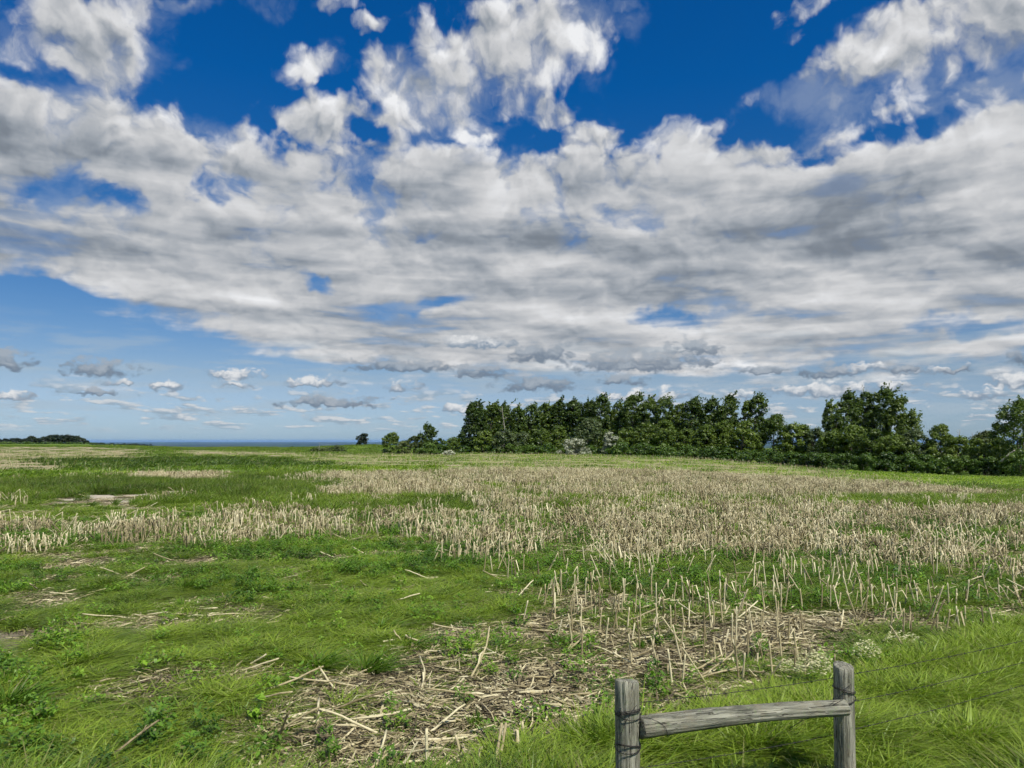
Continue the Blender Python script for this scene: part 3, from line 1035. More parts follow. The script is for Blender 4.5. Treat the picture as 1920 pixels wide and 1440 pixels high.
M_GRASS = grass_mat('grass blades')
M_WEED = grass_mat('weed leaves', 1.12, (0.82, 1.0, 0.9))
M_STRAW = straw_mat('dry maize straw')
M_LITTER = straw_mat('weathered maize litter', 0.37)


def vec3(n, z=None, x=0.0, y=0.0):
    a = np.zeros((n, 3))
    a[:, 0], a[:, 1] = x, y
    if z is not None:
        a[:, 2] = z
    return a


def build_grass():
    mk = lambda nm, a: mesh_np(nm, *a)
    near = [mk('short_grass', blades(95, 0.15, 0.35, 1.10, 0.0125, 0.20, 100 + i, 3, 0.50, 0.12)) for i in range(5)]
    near += [mk('long_grass', blades(80, 0.13, 0.5, 1.15, 0.0135, 0.30, 120 + i, 3, 0.42, 0.18)) for i in range(3)]
    mid = [mk('mid_grass', blades(90, 0.42, 0.4, 1.1, 0.026, 0.24, 140 + i, 2, 0.42, 0.2)) for i in range(6)]
    wide = [mk('wide_grass', blades(80, 1.5, 0.4, 1.1, 0.085, 0.34, 160 + i, 2, 0.35)) for i in range(6)]

    def lay(name, variants, n, d0, d1, seed, dens, label, hs, power, radius=1.0, lim=0.9):
        x, y, rg = field_points(n, d0, d1, seed, power)
        z = terrain(x, y)
        g_, s_, l_, h_, t_, b_ = zones(x, y, z)
        keep = rg.uniform(0, 1, n) < np.clip(g_, 0, 1) ** 1.8 * dens * (b_ < 0.1)
        keep &= ~((l_ > 0.75) & (g_ < 0.25) & (rg.uniform(0, 1, n) < 0.6))
        x, y, z, h_, t_ = (a[keep] for a in (x, y, z, h_, t_))
        k = len(x)
        rot = vec3(k, rg.normal(0, 0.6, k))
        hh = h_ * hs * rg.uniform(0.6, 1.25, k) * (0.30 + 1.4 * fbm(x / 0.55, y / 0.55, 3, 91))
        sc = vec3(k)
        wv = radius * rg.uniform(0.8, 1.25, k)
        sc[:, 0] = sc[:, 1] = wv
        sc[:, 2] = hh
        # blades lean in proportion to their own height
        o = scatter(name, variants, M_GRASS, np.stack([x, y, z], -1), rot, sc, rg.integers(0, len(variants), k), t_)
        tag(o, label, 'grass', kind='stuff')
        return k
    c = [lay('grass', near, 44000, 3.0, 17, 11, 1.0, 'wind-bent green grass and sprouts covering the near field', 1.0, 0),
         lay('field_grass', mid, 31000, 15, 60, 12, 1.0, 'green grass spreading between stubble in the middle of the field', 1.0, 0, 1.0),
         lay('far_grass', wide, 26000, 55, 330, 13, 0.9, 'long green grass growing across the far field', 1.0, 0, 1.0)]
    print('grass', c, time.time() - T0)
    # broad-leaved weeds among the straw
    wd = [mesh_np('weed_patch', *weed(80, 0.15, 0.17, 0.042, 300 + i)) for i in range(4)]
    wd += [mesh_np('tall_weed', *weed(70, 0.085, 0.22, 0.045, 310 + i)) for i in range(3)]
    wd += [mesh_np('weed_tuft', *blades(60, 0.08, 0.06, 0.15, 0.010, 0.28, 320 + i, 3, 0.40, 0.5)) for i in range(2)]
    x, y, rg = field_points(22000, 5.5, 28, 14, 0)
    z = terrain(x, y)
    g_, s_, l_, h_, t_, b_ = zones(x, y, z)
    pn = fbm(x / 1.5, y / 1.5, 3, 77)
    pxw, pyw = project(x, y, z)
    pn = pn + 0.07 * (sstep(pxw, 500, 900) * sstep(pyw, 1190, 1130))
    keep = (rg.uniform(0, 1, len(x)) < np.clip((pn - 0.40) * 3.5, 0.03, 1) * np.clip(g_ * 1.2, 0, 1)) & (h_ < 0.18) & (b_ < .1)
    x, y, z = x[keep], y[keep], z[keep]
    k = len(x)
    s = rg.uniform(0.7, 1.5, k)
    sc = np.stack([s, s, s * rg.uniform(0.8, 1.4, k)], -1)
    o = scatter('weeds', wd, M_WEED, np.stack([x, y, z], -1), vec3(k, rg.uniform(0, 6.28, k)), sc, rg.integers(0, len(wd), k), np.clip(0.45 + (pn[keep] - 0.5) * 1.5, 0, 1))
    tag(o, 'low broad-leaved weeds growing thickly among the maize straw', 'weeds', kind='stuff')
    # straw litter
    lt = [mesh_np('litter_patch', *ribbons(120, 0.30, 0.025, 0.34, 0.013, 400 + i)) for i in range(6)]
    x, y, rg = field_points(30000, 5.0, 40, 15, 0)
    z = terrain(x, y)
    g_, s_, l_, h_, t_, b_ = zones(x, y, z)
    keep = rg.uniform(0, 1, len(x)) < np.clip(l_, 0, 1) ** 1.4 * 1.0
    x, y, z = x[keep], y[keep], z[keep]
    k = len(x)
    s = rg.uniform(0.8, 1.3, k)
    o = scatter('straw_litter', lt, M_LITTER, np.stack([x, y, z], -1), vec3(k, rg.uniform(0, 6.28, k)), np.stack([s, s, s], -1), rg.integers(0, 6, k))
    tag(o, 'loose layer of bleached maize husks and leaf scraps on the soil', 'straw litter', kind='stuff')
    print('litter', k, time.time() - T0)


build_grass()

# ------------------------------------------------------------------ maize stubble: rows of cut stalks
ROW_DIR = R(9)                 # rows run nearly square to the view, turning away to the right


def row_points(d1, spacing, step, seed, d0=5.0):
    rg = np.random.default_rng(seed)
    c, s = math.cos(ROW_DIR), math.sin(ROW_DIR)
    v = np.arange(-d1 * 0.8, d1 * 1.3, spacing)
    u = np.arange(-d1 * 1.1, d1 * 1.1, step)
    U, V = np.meshgrid(u, v)
    U = U + rg.normal(0, step * 0.35, U.shape)
    V = V + rg.normal(0, 0.035, V.shape) + (fbm(U / 30.0, V / 30.0, 2, 3) - 0.5) * 1.6
    x, y = (U * c - V * s).ravel(), (U * s + V * c).ravel()
    d = np.hypot(x, y)
    k = (y > 3) & (np.abs(np.degrees(np.arctan2(x, np.maximum(y, .1)))) < 45) & (d > d0) & (d < d1)
    return x[k], y[k], rg


def build_stubble():
    kinds = ['straight'] * 6 + ['lean'] * 3 + ['broken'] * 3
    stand, lying, standl = [], [], []
    for i, kd in enumerate(kinds):
        pr, lv = stalk(500 + i, 1.0 * (0.46 if kd != 'broken' else 0.36) * (0.8 + 0.04 * i), kd, husk=(2 if i % 2 else 1))
        stand.append((join(pr), join(lv) if lv else None, kd))
        standl.append(lv)
    for i in range(8):
        pr, lv = down_stalk(560 + i, 0.35 + 0.075 * i)
        lying.append((join(pr), join(lv) if lv else None))
    # --- every standing stalk
    x, y, rg = row_points(62, 0.76, 0.17, 21)
    z = terrain(x, y)
    g_, s_, l_, h_, t_, b_ = zones(x, y, z)
    gap = fbm(x / 1.1, y / 1.1, 3, 83)
    keep = rg.uniform(0, 1, len(x)) < np.clip(s_ * 1.15 * np.clip((gap - 0.32) * 4.6, 0.08, 1.3), 0, 1)
    x, y, z = x[keep], y[keep], z[keep]
    o = np.argsort(y)
    x, y, z = x[o], y[o], z[o]
    px, py = project(x, y, z)
    ok = (px > 4) & (px < 1916) & (py < 1436)
    near = np.nonzero(ok)[0][:NSTALK]
    rest = np.setdiff1d(np.arange(len(x)), near)
    n = len(x)
    pick = rg.choice(len(kinds), n, p=np.array([.115] * 6 + [.065] * 3 + [.025] * 3) / np.sum([.115] * 6 + [.065] * 3 + [.025] * 3))
    spin = rg.uniform(0, 6.28, n)
    tilt = rg.normal(0, 0.07, (n, 2))
    size = rg.uniform(0.72, 1.18, n)
    sm = []
    for i, (a, l, kd) in enumerate(stand):
        m1 = mesh_np('corn_stalk', *a, smooth=True)
        m1.materials.append(M_STRAW)
        ml = []
        for q in standl[i]:
            m2 = mesh_np('husk_leaf', *q)
            m2.materials.append(M_STRAW)
            ml.append(m2)
        sm.append((m1, ml))
    proto = {}
    LAB = {'straight': 'upright cut corn stalk', 'lean': 'corn stalk leaning over', 'broken': 'snapped corn stalk with its top hanging'}
    ppx, ppy = project(x, y, z)

    def where(i):
        if ppy[i] > 1235:
            return 'in the straw mat behind the fence' if ppx[i] > 1000 else 'at the open end of the straw mat'
        if ppx[i] > 1480:
            return 'in thick rows by the verge'
        if ppy[i] > 1150:
            return 'on the far side of the straw mat'
        return 'among weeds beyond the straw mat' if ppx[i] > 850 else 'alone in the bright grass'
    for i in near:
        k = int(pick[i])
        if k not in proto:
            a = link('corn_stalk', sm[k][0])
            proto[k] = (a, [link('husk_leaf', m2, parent=a) for m2 in sm[k][1]])
        else:
            a = proto[k][0].copy()
            scene.collection.objects.link(a)
            for b0 in proto[k][1]:
                b = b0.copy()
                scene.collection.objects.link(b)
                b.parent = a
        tall = 'tall ' if size[i] > 1.05 else ('short ' if size[i] < 0.85 else '')
        tag(a, tall + LAB[kinds[k]] + ' ' + where(i), 'corn stalk', kinds[k] + ' corn stalks standing in the near stubble' if kinds[k] != 'lean' else 'leaning corn stalks standing in the near stubble')
        a.location = (x[i], y[i], z[i])
        a.rotation_euler = (tilt[i, 0], tilt[i, 1], spin[i])
        a.scale = (1.0, 1.0, size[i])
    full = [mesh_np('stubble_stalk', *join([a] + ([l] if l else [])), smooth=False) for a, l, kd in stand]
    k = len(rest)
    sc = np.stack([np.full(k, 1.0), np.full(k, 1.0), size[rest]], -1)
    # beyond: short lengths of row, five or six stalks each
    far = []
    for i in range(6):
        r2 = np.random.default_rng(700 + i)
        pp = []
        for q in range(6):
            a, l, kd = stand[int(r2.integers(0, len(stand)))]
            v = a[0] * np.array([1.25, 1.25, r2.uniform(0.7, 1.1)]) + np.array([r2.uniform(-0.6, 0.6), r2.normal(0, 0.10), 0])
            pp.append((v, a[1], a[2], a[3]))
            if l:
                v = l[0] * np.array([1.3, 1.3, 1.0]) + np.array([r2.uniform(-0.6, 0.6), r2.normal(0, 0.12), 0])
                pp.append((v, l[1], l[2], l[3]))
        far.append(mesh_np('stubble_row', *join(pp)))
    fx, fy, rg = row_points(200, 0.95, 1.1, 22, 61)
    fz = terrain(fx, fy)
    g_, s_, l_, h_, t_, b_ = zones(fx, fy, fz)
    kp = rg.uniform(0, 1, len(fx)) < s_ * 1.1
    fx, fy, fz = fx[kp], fy[kp], fz[kp]
    kf = len(fx)
    P = np.concatenate([np.stack([x[rest], y[rest], z[rest]], -1), np.stack([fx, fy, fz], -1)])
    rot = np.concatenate([np.stack([tilt[rest, 0], tilt[rest, 1], spin[rest]], -1), vec3(kf, ROW_DIR + rg.normal(0, 0.08, kf))])
    ff = rg.uniform(0.8, 1.15, kf)
    sc = np.concatenate([sc, np.stack([np.ones(kf), np.ones(kf), ff], -1)])
    pk = np.concatenate([pick[rest], len(full) + rg.integers(0, len(far), kf)])
    o = scatter('corn_stubble', full + far, M_STRAW, P, rot, sc, pk)
    tag(o, 'rows of bleached corn stubble stretching back to the wood', 'stubble', kind='stuff')
    print('stalks', n, len(near), kf, time.time() - T0)

    # --- stalks lying on the ground
    x, y, rg = field_points(26000, 5.6, 45, 23, 0, 37)
    z = terrain(x, y)
    g_, s_, l_, h_, t_, b_ = zones(x, y, z)
    keep = rg.uniform(0, 1, len(x)) < np.clip(l_, 0, 1) ** 2.2 * 0.45
    x, y, z = x[keep], y[keep], z[keep]
    o = np.argsort(y)
    x, y, z = x[o], y[o], z[o]
    n = len(x)
    px, py = project(x, y, z)
    ok = (px > 10) & (px < 1910) & (py < 1432)
    near = np.nonzero(ok)[0][:NDOWN]
    rest = np.setdiff1d(np.arange(n), near)
    pick = rg.integers(0, len(lying), n)
    yaw = rg.normal(0.1, 0.9, n) + np.pi * rg.integers(0, 2, n)
    pitch = np.where(rg.uniform(0, 1, n) < 0.16, -rg.uniform(0.1, 0.5, n), rg.normal(0, 0.05, n))
    lift = np.abs(np.sin(pitch)) * (0.35 + 0.075 * pick) * 0.42 + 0.01
    ms = []
    for a, l in lying:
        m1 = mesh_np('fallen_stalk', *a, smooth=True)
        m1.materials.append(M_STRAW)
        m2 = None
        if l:
            m2 = mesh_np('husk_leaf', *l)
            m2.materials.append(M_STRAW)
        ms.append((m1, m2))
    proto = {}
    for i in near:
        k = int(pick[i])
        if k not in proto:
            a = link('fallen_stalk', ms[k][0])
            b = link('husk_leaf', ms[k][1], parent=a) if ms[k][1] else None
            proto[k] = (a, b)
        else:
            a = proto[k][0].copy()
            scene.collection.objects.link(a)
            if proto[k][1]:
                b = proto[k][1].copy()
                scene.collection.objects.link(b)
                b.parent = a
        long = k >= 4
        at = ('on the straw mat behind the fence' if px[i] > 1000 else 'at the open end of the straw mat') if (py[i] > 1200 and px[i] > 380) else ('on the grass away from the straw mat' if px[i] < 900 else 'among the standing stubble')
        sz = ('short stub', 'short piece', 'piece', 'bent piece', 'long piece', 'long stem', 'very long stem', 'longest kind')[k]
        tag(a, sz + ' of corn stalk lying ' + ('aslant ' if abs(pitch[i]) > 0.1 else 'flat ') + at, 'fallen stalk',
            'long corn stalks lying on the near ground' if long else 'short corn stalk pieces lying on the near ground')
        a.location = (x[i], y[i], z[i] + lift[i])
        a.rotation_euler = (0, pitch[i], yaw[i])
    full = [mesh_np('lying_stalk', *join([a] + ([l] if l else []))) for a, l in lying]
    k = len(rest)
    o = scatter('fallen_stubble', full, M_STRAW, np.stack([x[rest], y[rest], z[rest] + lift[rest]], -1), np.stack([np.zeros(k), pitch[rest], yaw[rest]], -1),
                np.ones((k, 3)), pick[rest])
    tag(o, 'broken corn stalks lying scattered farther out over the field', 'fallen stalks', kind='stuff')
    print('fallen', n, len(near), time.time() - T0)


NSTALK, NDOWN = 300, 300
build_stubble()

# ------------------------------------------------------------------ trees and shrubs
def foliage_mat(name, lo, mid, hi, trans=0.34, spec=0.35):
    m, g, out = new_mat(name)
    r = g.attr('rnd')
    cl = g.attr('clump')
    ir = obj_random(g)
    f = r * 0.38 + cl * 0.42 + (ir - 0.5) * 0.55 + 0.10
    c = g.ramp(f, [(0.0, lo), (0.5, mid), (1.0, hi)])
    leafy(g, out, c, trans, 0.45, spec, (0.9, 1.0, 0.4))
    return m


def bark_mat(name, a, b):
    m, g, out = new_mat(name)
    O = obj_coord(g)
    n = g.noise(g.vm('MULTIPLY', O, (6.0, 6.0, 1.2)), 2.0, 6.0, 0.65)
    principled(g, out, g.mix(g.ss(n, 0.3, 0.7), a, b), 0.9, 0.1, bump(g, n, 0.8, 0.05))
    return m


M_LEAF = {
    'poplar': foliage_mat('poplar leaves', (0.038, 0.068, 0.012), (0.088, 0.138, 0.024), (0.165, 0.220, 0.044)),
    'round': foliage_mat('broad leaves', (0.048, 0.084, 0.010), (0.115, 0.172, 0.022), (0.200, 0.262, 0.046)),
    'pale': foliage_mat('pale green leaves', (0.060, 0.090, 0.030), (0.105, 0.145, 0.050), (0.165, 0.205, 0.085)),
    'silver': foliage_mat('silver leaves', (0.20, 0.22, 0.15), (0.36, 0.38, 0.27), (0.54, 0.55, 0.42), 0.2),
    'shrub': foliage_mat('shrub leaves', (0.036, 0.074, 0.010), (0.074, 0.135, 0.018), (0.130, 0.200, 0.034)),
    'dark': foliage_mat('dark needles', (0.010, 0.018, 0.007), (0.016, 0.030, 0.010), (0.030, 0.050, 0.016), 0.15),
    'willow': foliage_mat('willow leaves', (0.055, 0.080, 0.022), (0.095, 0.125, 0.034), (0.140, 0.170, 0.055)),
}
M_BARK = bark_mat('grey brown bark', (0.055, 0.045, 0.036), (0.16, 0.14, 0.115))
M_DEAD = bark_mat('bleached dead wood', (0.22, 0.20, 0.17), (0.42, 0.39, 0.34))


def crown_mesh(seed, h, w, kind, leaf=0.26, n_leaf=4200, base=0.14, lean=0.10):
    """a crown: boughs carry clumps, clumps carry leaf sprays streaming down-wind. Returns leaf mesh parts and clump centres"""
    rg = np.random.default_rng(seed)
    prof = {
        'poplar': lambda t: 0.50 * np.interp(t, [0, .12, .35, .6, .82, .95, 1], [.45, .75, .92, 1.0, .86, .52, .12]),
        'round': lambda t: 0.50 * np.interp(t, [0, .15, .4, .65, .85, 1], [.55, .86, 1.0, .95, .68, .15]),
        'shrub': lambda t: 0.50 * np.interp(t, [0, .2, .5, .8, 1], [.92, 1.0, .92, .65, .2]),
        'cone': lambda t: 0.50 * np.interp(t, [0, .1, .4, .7, 1], [.9, 1.0, .75, .45, .05]),
    }[kind]
    nb = int(np.clip(h * 2.2 + w * 2.5, 9, 46))
    ncl = int(np.clip(h * w * 2.6, 20, 190))
    # a few lobes make the outline uneven
    nl = rg.integers(4, 8)
    lobe_a, lobe_t, lobe_s = rg.uniform(0, 6.28, nl), rg.uniform(0.1, 0.95, nl), rg.uniform(-0.30, 0.38, nl)
    cc = []
    tries = 0
    while len(cc) < ncl and tries < 6000:
        tries += 1
        t = rg.uniform(0, 1) ** 0.92
        a = rg.uniform(0, 6.28)
        rr = prof(t) * w
        k = 1.0
        for q in range(nl):
            da = math.cos(a - lobe_a[q])
            k += lobe_s[q] * max(da, 0) ** 2 * math.exp(-((t - lobe_t[q]) / 0.16) ** 2)
        rr *= k
        f = rg.uniform(0.25, 1.0) ** 0.5
        z = h * (base + (1 - base) * t) - 0.35 * (h / 8)
        cc.append((math.cos(a) * rr * f + lean * z * t, math.sin(a) * rr * f, z, f, t))
    cc = np.array(cc)
    per = max(10, n_leaf // len(cc))
    n = per * len(cc)
    ci = np.repeat(np.arange(len(cc)), per)
    size = rg.uniform(0.6, 1.25, len(cc)) * np.clip(0.34 + 0.085 * w, 0.32, 0.95)
    u = rg.normal(0, 1, (n, 3))
    u /= np.linalg.norm(u, axis=1, keepdims=True)
    rad = rg.uniform(0.2, 1.0, n) ** 0.6
    off = u * (rad * size[ci])[:, None]
    off[:, 2] *= 0.72
    off[:, 0] += np.abs(rg.normal(0, 0.35, n)) * size[ci] * (0.5 + lean * 3)
    c = cc[ci, :3] + off
    # leaf facing: outward and up, loosely
    nrm = u * 1.0 + np.array([0.15, 0, 0.45]) + rg.normal(0, 0.38, (n, 3))
    nrm /= np.linalg.norm(nrm, axis=1, keepdims=True)
    ax = np.cross(nrm, rg.normal(0, 1, (n, 3)) + np.array([1.2, 0, 0.2]))
    ax /= np.linalg.norm(ax, axis=1, keepdims=True) + 1e-9
    bx = np.cross(nrm, ax)
    L = (leaf * rg.uniform(0.55, 1.35, n))[:, None]
    W = L * rg.uniform(0.5, 0.85, n)[:, None]
    if kind == 'poplar':
        # loose sprays blown out from the boughs
        k = np.nonzero((cc[:, 3] > 0.72) | (cc[:, 4] > 0.8))[0]
        sp_ = rg.choice(k, min(len(k) * 2, 90))
        per_s = 20
        tt = np.tile(np.linspace(0, 1, per_s), len(sp_))
        dr = np.repeat(np.array([[0.55 + lean, 0, 0.85]]) + rg.normal(0, 0.38, (len(sp_), 3)), per_s, 0)
        ln = np.repeat(rg.uniform(0.4, 1.2, len(sp_)) * (0.40 + 0.07 * h), per_s)
        out_ = cc[np.repeat(sp_, per_s), :3].copy()
        out_[:, :2] *= 1.04
        cs = out_ + dr * (tt * ln)[:, None] + rg.normal(0, 0.10, (len(tt), 3))
        m_ = len(cs)
        ids = rg.permutation(n)[:m_]
        m_ = len(ids)
        c[ids] = cs[:m_]
        ci = ci.copy()
        ci[ids] = np.repeat(sp_, per_s)[:m_]
    V = np.stack([c - bx * L * 0.5, c - ax * W * 0.5, c + bx * L * 0.5 - nrm * L * 0.08, c + ax * W * 0.5], 1).reshape(-1, 3)
    V[:, 2] = np.maximum(V[:, 2], 0.02)
    q = np.arange(n)[:, None] * 4 + np.arange(4)[None]
    clv = rg.uniform(0, 1, len(cc))
    return (V, q.ravel(), np.full(n, 4), {'rnd': np.repeat(rg.uniform(0, 1, n), 4), 'clump': np.repeat(clv[ci], 4)}), cc


def trunk_mesh(seed, h, w, cc, lean=0.10, stems=1, top=0.82, rad=None):
    rg = np.random.default_rng(seed + 7)
    parts = []
    r0 = rad or np.clip(0.018 * h + 0.02, 0.05, 0.28)
    axes = []
    for s in range(stems):
        sx, sy = (rg.normal(0, 0.10 * w), rg.normal(0, 0.10 * w)) if stems > 1 else (0, 0)
        tt = np.linspace(0, 1, 8)
        hh = h * top * rg.uniform(0.85, 1.0)
        wob = rg.normal(0, 0.02 * h, 2)
        P = np.stack([sx * (0.3 + tt) + lean * hh * tt ** 2 + wob[0] * np.sin(tt * 4), sy * (0.3 + tt) + wob[1] * np.sin(tt * 3), -0.25 + (hh + 0.25) * tt], -1)
        rr = r0 / math.sqrt(stems) * (1.25 * (1 - tt) ** 1.2 + 0.12)
        rr[0] *= 1.35
        parts.append(tube(P, rr, 7))
        axes.append((P, rr))
    pick = rg.permutation(len(cc))[:max(5, min(16, len(cc) // 4))]
    for i in pick:
        P, rr = axes[rg.integers(0, len(axes))]
        e = cc[i, :3]
        k = int(np.clip(np.searchsorted(P[:, 2], e[2] * rg.uniform(0.45, 0.75)), 1, len(P) - 1))
        b = P[k]
        mid = (b + e) / 2 + np.array([0, 0, 0.06 * h * rg.uniform(-0.2, 1)])
        parts.append(tube([b, b * 0.6 + mid * 0.4, mid * 0.6 + e * 0.4, e], [rr[k] * 0.55, rr[k] * 0.42, rr[k] * 0.28, 0.012], 5))
    return join(parts)


tree_seed = [1000]


def plant(name, label, cat, px, ytop, depth, wpx, kind='round', mat=None, group=None, lean=0.10, base=0.12, dens=1.0, stems=1, parts=('trunk', 'crown'), ybase=None, leaf=None):
    """one tree or shrub standing on the ground in a column of the photograph"""
    tree_seed[0] += 1
    sd = tree_seed[0]
    b = ground_pt(px, depth)
    topz = float(unproject(px, ytop, depth).z)
    h = max(topz - b.z, 0.6)
    w = max(wpx / F * depth, 0.4) * (1.06 if kind == 'poplar' else 1.12)
    leaf = leaf or float(np.clip(depth * 0.0026, 0.18, 0.70))
    n_leaf = int(np.clip(h * w * 7.0 * dens / (leaf * leaf * 0.33), 500, 10500))
    lf, cc = crown_mesh(sd, h * 1.02, w, kind, leaf, n_leaf, base, lean)
    root = bpy.data.objects.new(name, None)
    root.empty_display_size = 0.5
    scene.collection.objects.link(root)
    root.location = b
    tag(root, label, cat, group)
    m = M_LEAF[mat or kind]
    link(parts[1], mesh_np(parts[1], *lf), m, root)
    link(parts[0], mesh_np(parts[0], *trunk_mesh(sd, h, w, cc, lean, stems), smooth=True), M_BARK, root)
    return root


def snag(px, ytop, depth, label, seed, spread=0.5, name='dead_tree', lean=0.0):
    """a leafless dead tree"""
    rg = np.random.default_rng(seed)
    b = ground_pt(px, depth)
    h = float(unproject(px, ytop, depth).z) - b.z
    root = bpy.data.objects.new(name, None)
    scene.collection.objects.link(root)
    root.location = b
    tag(root, label, 'dead tree', 'bare dead trees by the wood')
    tt = np.linspace(0, 1, 8)
    P = np.stack([lean * h * tt + 0.03 * h * np.sin(tt * 5 + seed), 0.02 * h * np.sin(tt * 4), -0.2 + (h + 0.2) * tt], -1)
    rr = np.clip(0.018 * h, 0.06, 0.2) * (1.1 - 0.9 * tt)
    link('trunk', mesh_np('trunk', *tube(P, rr, 7), smooth=True), M_DEAD, root)
    br = []
    for i in range(9):
        k = int(rg.integers(3, 7))
        a = rg.uniform(0, 6.28)
        L = h * rg.uniform(0.12, 0.30) * spread * 2
        d = np.array([math.cos(a), math.sin(a), rg.uniform(0.3, 1.0)])
        d /= np.linalg.norm(d)
        m_ = P[k] + d * L * 0.5 + rg.normal(0, 0.04 * L, 3)
        br.append(tube([P[k], m_, P[k] + d * L + rg.normal(0, 0.08 * L, 3)], [rr[k] * 0.6, rr[k] * 0.4, 0.015], 5))
    link('branches', mesh_np('branches', *join(br), smooth=True), M_DEAD, root)['kind'] = 'stuff'
    return root


def build_trees():
    # ---- far wood on the left horizon
    WOOD = 'trees of the far dark wood'
    far = [(-12, 822, 26, 'round'), (8, 823, 26, 'round'), (27, 822, 24, 'round'), (46, 823, 20, 'round'), (57, 818, 13, 'round'), (70, 822, 18, 'round'), (82, 819, 16, 'cone'), (93, 816, 15, 'cone'),
           (103, 815, 16, 'cone'), (114, 816.5, 15, 'cone'), (124, 815.5, 14, 'cone'), (134, 817, 15, 'cone'), (144, 818, 14, 'cone'), (153, 822, 12, 'cone'), (160, 826, 10, 'round')]
    names = ['dark tree half cut off at the very edge of the far wood', 'low dark tree beginning the far wood on the horizon', 'dark tree second along the low side of the far wood', 'small dark tree before the rounded one in the far wood',
             'round lighter tree poking above the low side of the far wood', 'low dark tree just after the rounded one in the far wood', 'dark pointed tree where the far wood begins to rise', 'tall dark pine on the rising side of the far wood',
             'tallest dark pine at the middle of the far wood', 'dark pine just past the tallest one of the far wood', 'dark pine with a sharp tip high in the far wood', 'dark pine where the far wood starts to drop',
             'dark pine on the falling side of the far wood', 'small dark pine low at the falling side of the far wood', 'last and lowest tree at the end of the far wood']
    for (px, yt, w, k), lb in zip(far, names):
        plant('pine_tree' if k == 'cone' else 'far_tree', lb, 'tree', px, yt, 430 + (px * 7) % 17, w * 1.5, 'round', 'dark', WOOD, 0.02, 0.0, 1.6)
    for i, (px, yt, w) in enumerate([(10, 829, 44), (48, 829, 40), (84, 830, 44), (122, 830, 44), (160, 831, 46)]):
        plant('far_shrub', ['green', 'dull green', 'mid green', 'olive green', 'last green'][i] + ' bush below the far dark wood, ' + ['at its low end', 'under the round tree', 'under its rising side', 'under its tall pines', 'where it runs out'][i], 'bush', px, yt, 415, w, 'shrub', 'shrub', 'bushes below the far wood', 0.05, 0.0, 1.2)
    # low dark hedge on the brink towards the plain: bushes that run together
    rg = np.random.default_rng(5)
    pts = []
    for px in np.arange(170, 960, 3.2):
        dep = 322 + rg.uniform(-6, 10)
        p = ground_pt(px, dep)
        pts.append((p, rg.uniform(0.22, 0.42) * (1.0 if px < 420 else 1.1)))
    vs = []
    for i in range(4):
        lf, _ = crown_mesh(900 + i, 2.4, 4.2, 'shrub', 0.5, 260, 0.03, 0.08)
        vs.append(mesh_np('hedge_bush', *lf))
    n = len(pts)
    s = np.array([q for _, q in pts])
    o = scatter('far_hedge', vs, M_LEAF['dark'], np.array([tuple(p) for p, _ in pts]), vec3(n, rg.uniform(0, 6, n)), np.stack([s, s, s], -1), rg.integers(0, 4, n))
    tag(o, 'low dark hedge along the brink of the field below the horizon', 'hedge', kind='stuff')

    # ---- lone trees between the field edge and the wood
    plant('wind_swept_tree', 'small dark wind-swept tree alone on the low knoll', 'tree', 676, 813.5, 252, 19, 'round', 'dark', None, 0.28, 0.08, 1.3)
    plant('bushy_tree', 'bushy tree standing alone between the knoll and the thicket', 'tree', 730, 812, 158, 29, 'round', 'poplar', None, 0.12, 0.03, 1.2)
    plant('willow_bush', 'wide olive willow bush around a dead snag in the open field', 'bush', 627, 838, 172, 46, 'shrub', 'willow', 'willow bushes round the dead snag', 0.05, 0.0, 1.0, 4, ('stems', 'foliage'))
    plant('willow_bush', 'small olive willow bush at the foot of the dead snag', 'bush', 598, 840, 170, 36, 'shrub', 'willow', 'willow bushes round the dead snag', 0.05, 0.0, 1.0, 4, ('stems', 'foliage'))
    plant('low_bush', 'low dark bush far out by itself near the field edge', 'bush', 546, 839, 300, 14, 'shrub', 'dark', None, 0.05, 0.0, 0.8)
    snag(599, 829, 168, 'thin dead snag sticking out of the olive willow bush', 3, 0.35, lean=-0.05)
    T = 'trees of the thicket before the wood'
    plant('thicket_tree', 'tall narrow tree rising from the middle of the thicket', 'tree', 797, 796.5, 150, 27, 'poplar', 'poplar', T, 0.10, 0.2, 1.25)
    plant('thicket_tree', 'small tree on the wood side of the tall thicket tree', 'tree', 820, 821, 152, 17, 'round', 'poplar', T, 0.08, 0.1, 1.1)
    plant('thicket_tree', 'spreading grey green tree with bare twigs in the thicket', 'tree', 775, 819, 150, 38, 'round', 'willow', T, 0.05, 0.0, 1.0)
    plant('thicket_bush', 'pale low bush at the open end of the thicket', 'bush', 755, 829, 147, 26, 'shrub', 'willow', T, 0.05, 0.0, 1.0)
    plant('thicket_bush', 'round green bush at the foot of the tall thicket tree', 'bush', 800, 831, 144, 40, 'shrub', 'shrub', T, 0.05, 0.0, 1.1)
    plant('thicket_bush', 'green bush between the thicket and the wood', 'bush', 826, 835, 146, 34, 'shrub', 'shrub', T, 0.05, 0.0, 1.0)
    plant('thicket_bush', 'sloping green bush leading up to the first poplar', 'bush', 848, 822, 158, 34, 'shrub', 'round', T, 0.05, 0.0, 1.0)
    plant('thicket_bush', 'taller green bush touching the first poplar', 'bush', 863, 812, 164, 28, 'shrub', 'round', T, 0.05, 0.0, 1.0)
    plant('silver_bush', 'small silvery bush at the stubble edge before the first poplar', 'bush', 840, 845, 138, 18, 'shrub', 'silver', None, 0.1, 0.0, 0.9)
    snag(779, 815, 151, 'bare twiggy tree among the leaves of the thicket', 8, 0.5)

    # ---- the wood: tall poplars at the back
    PB = 'tall poplars of the wood'
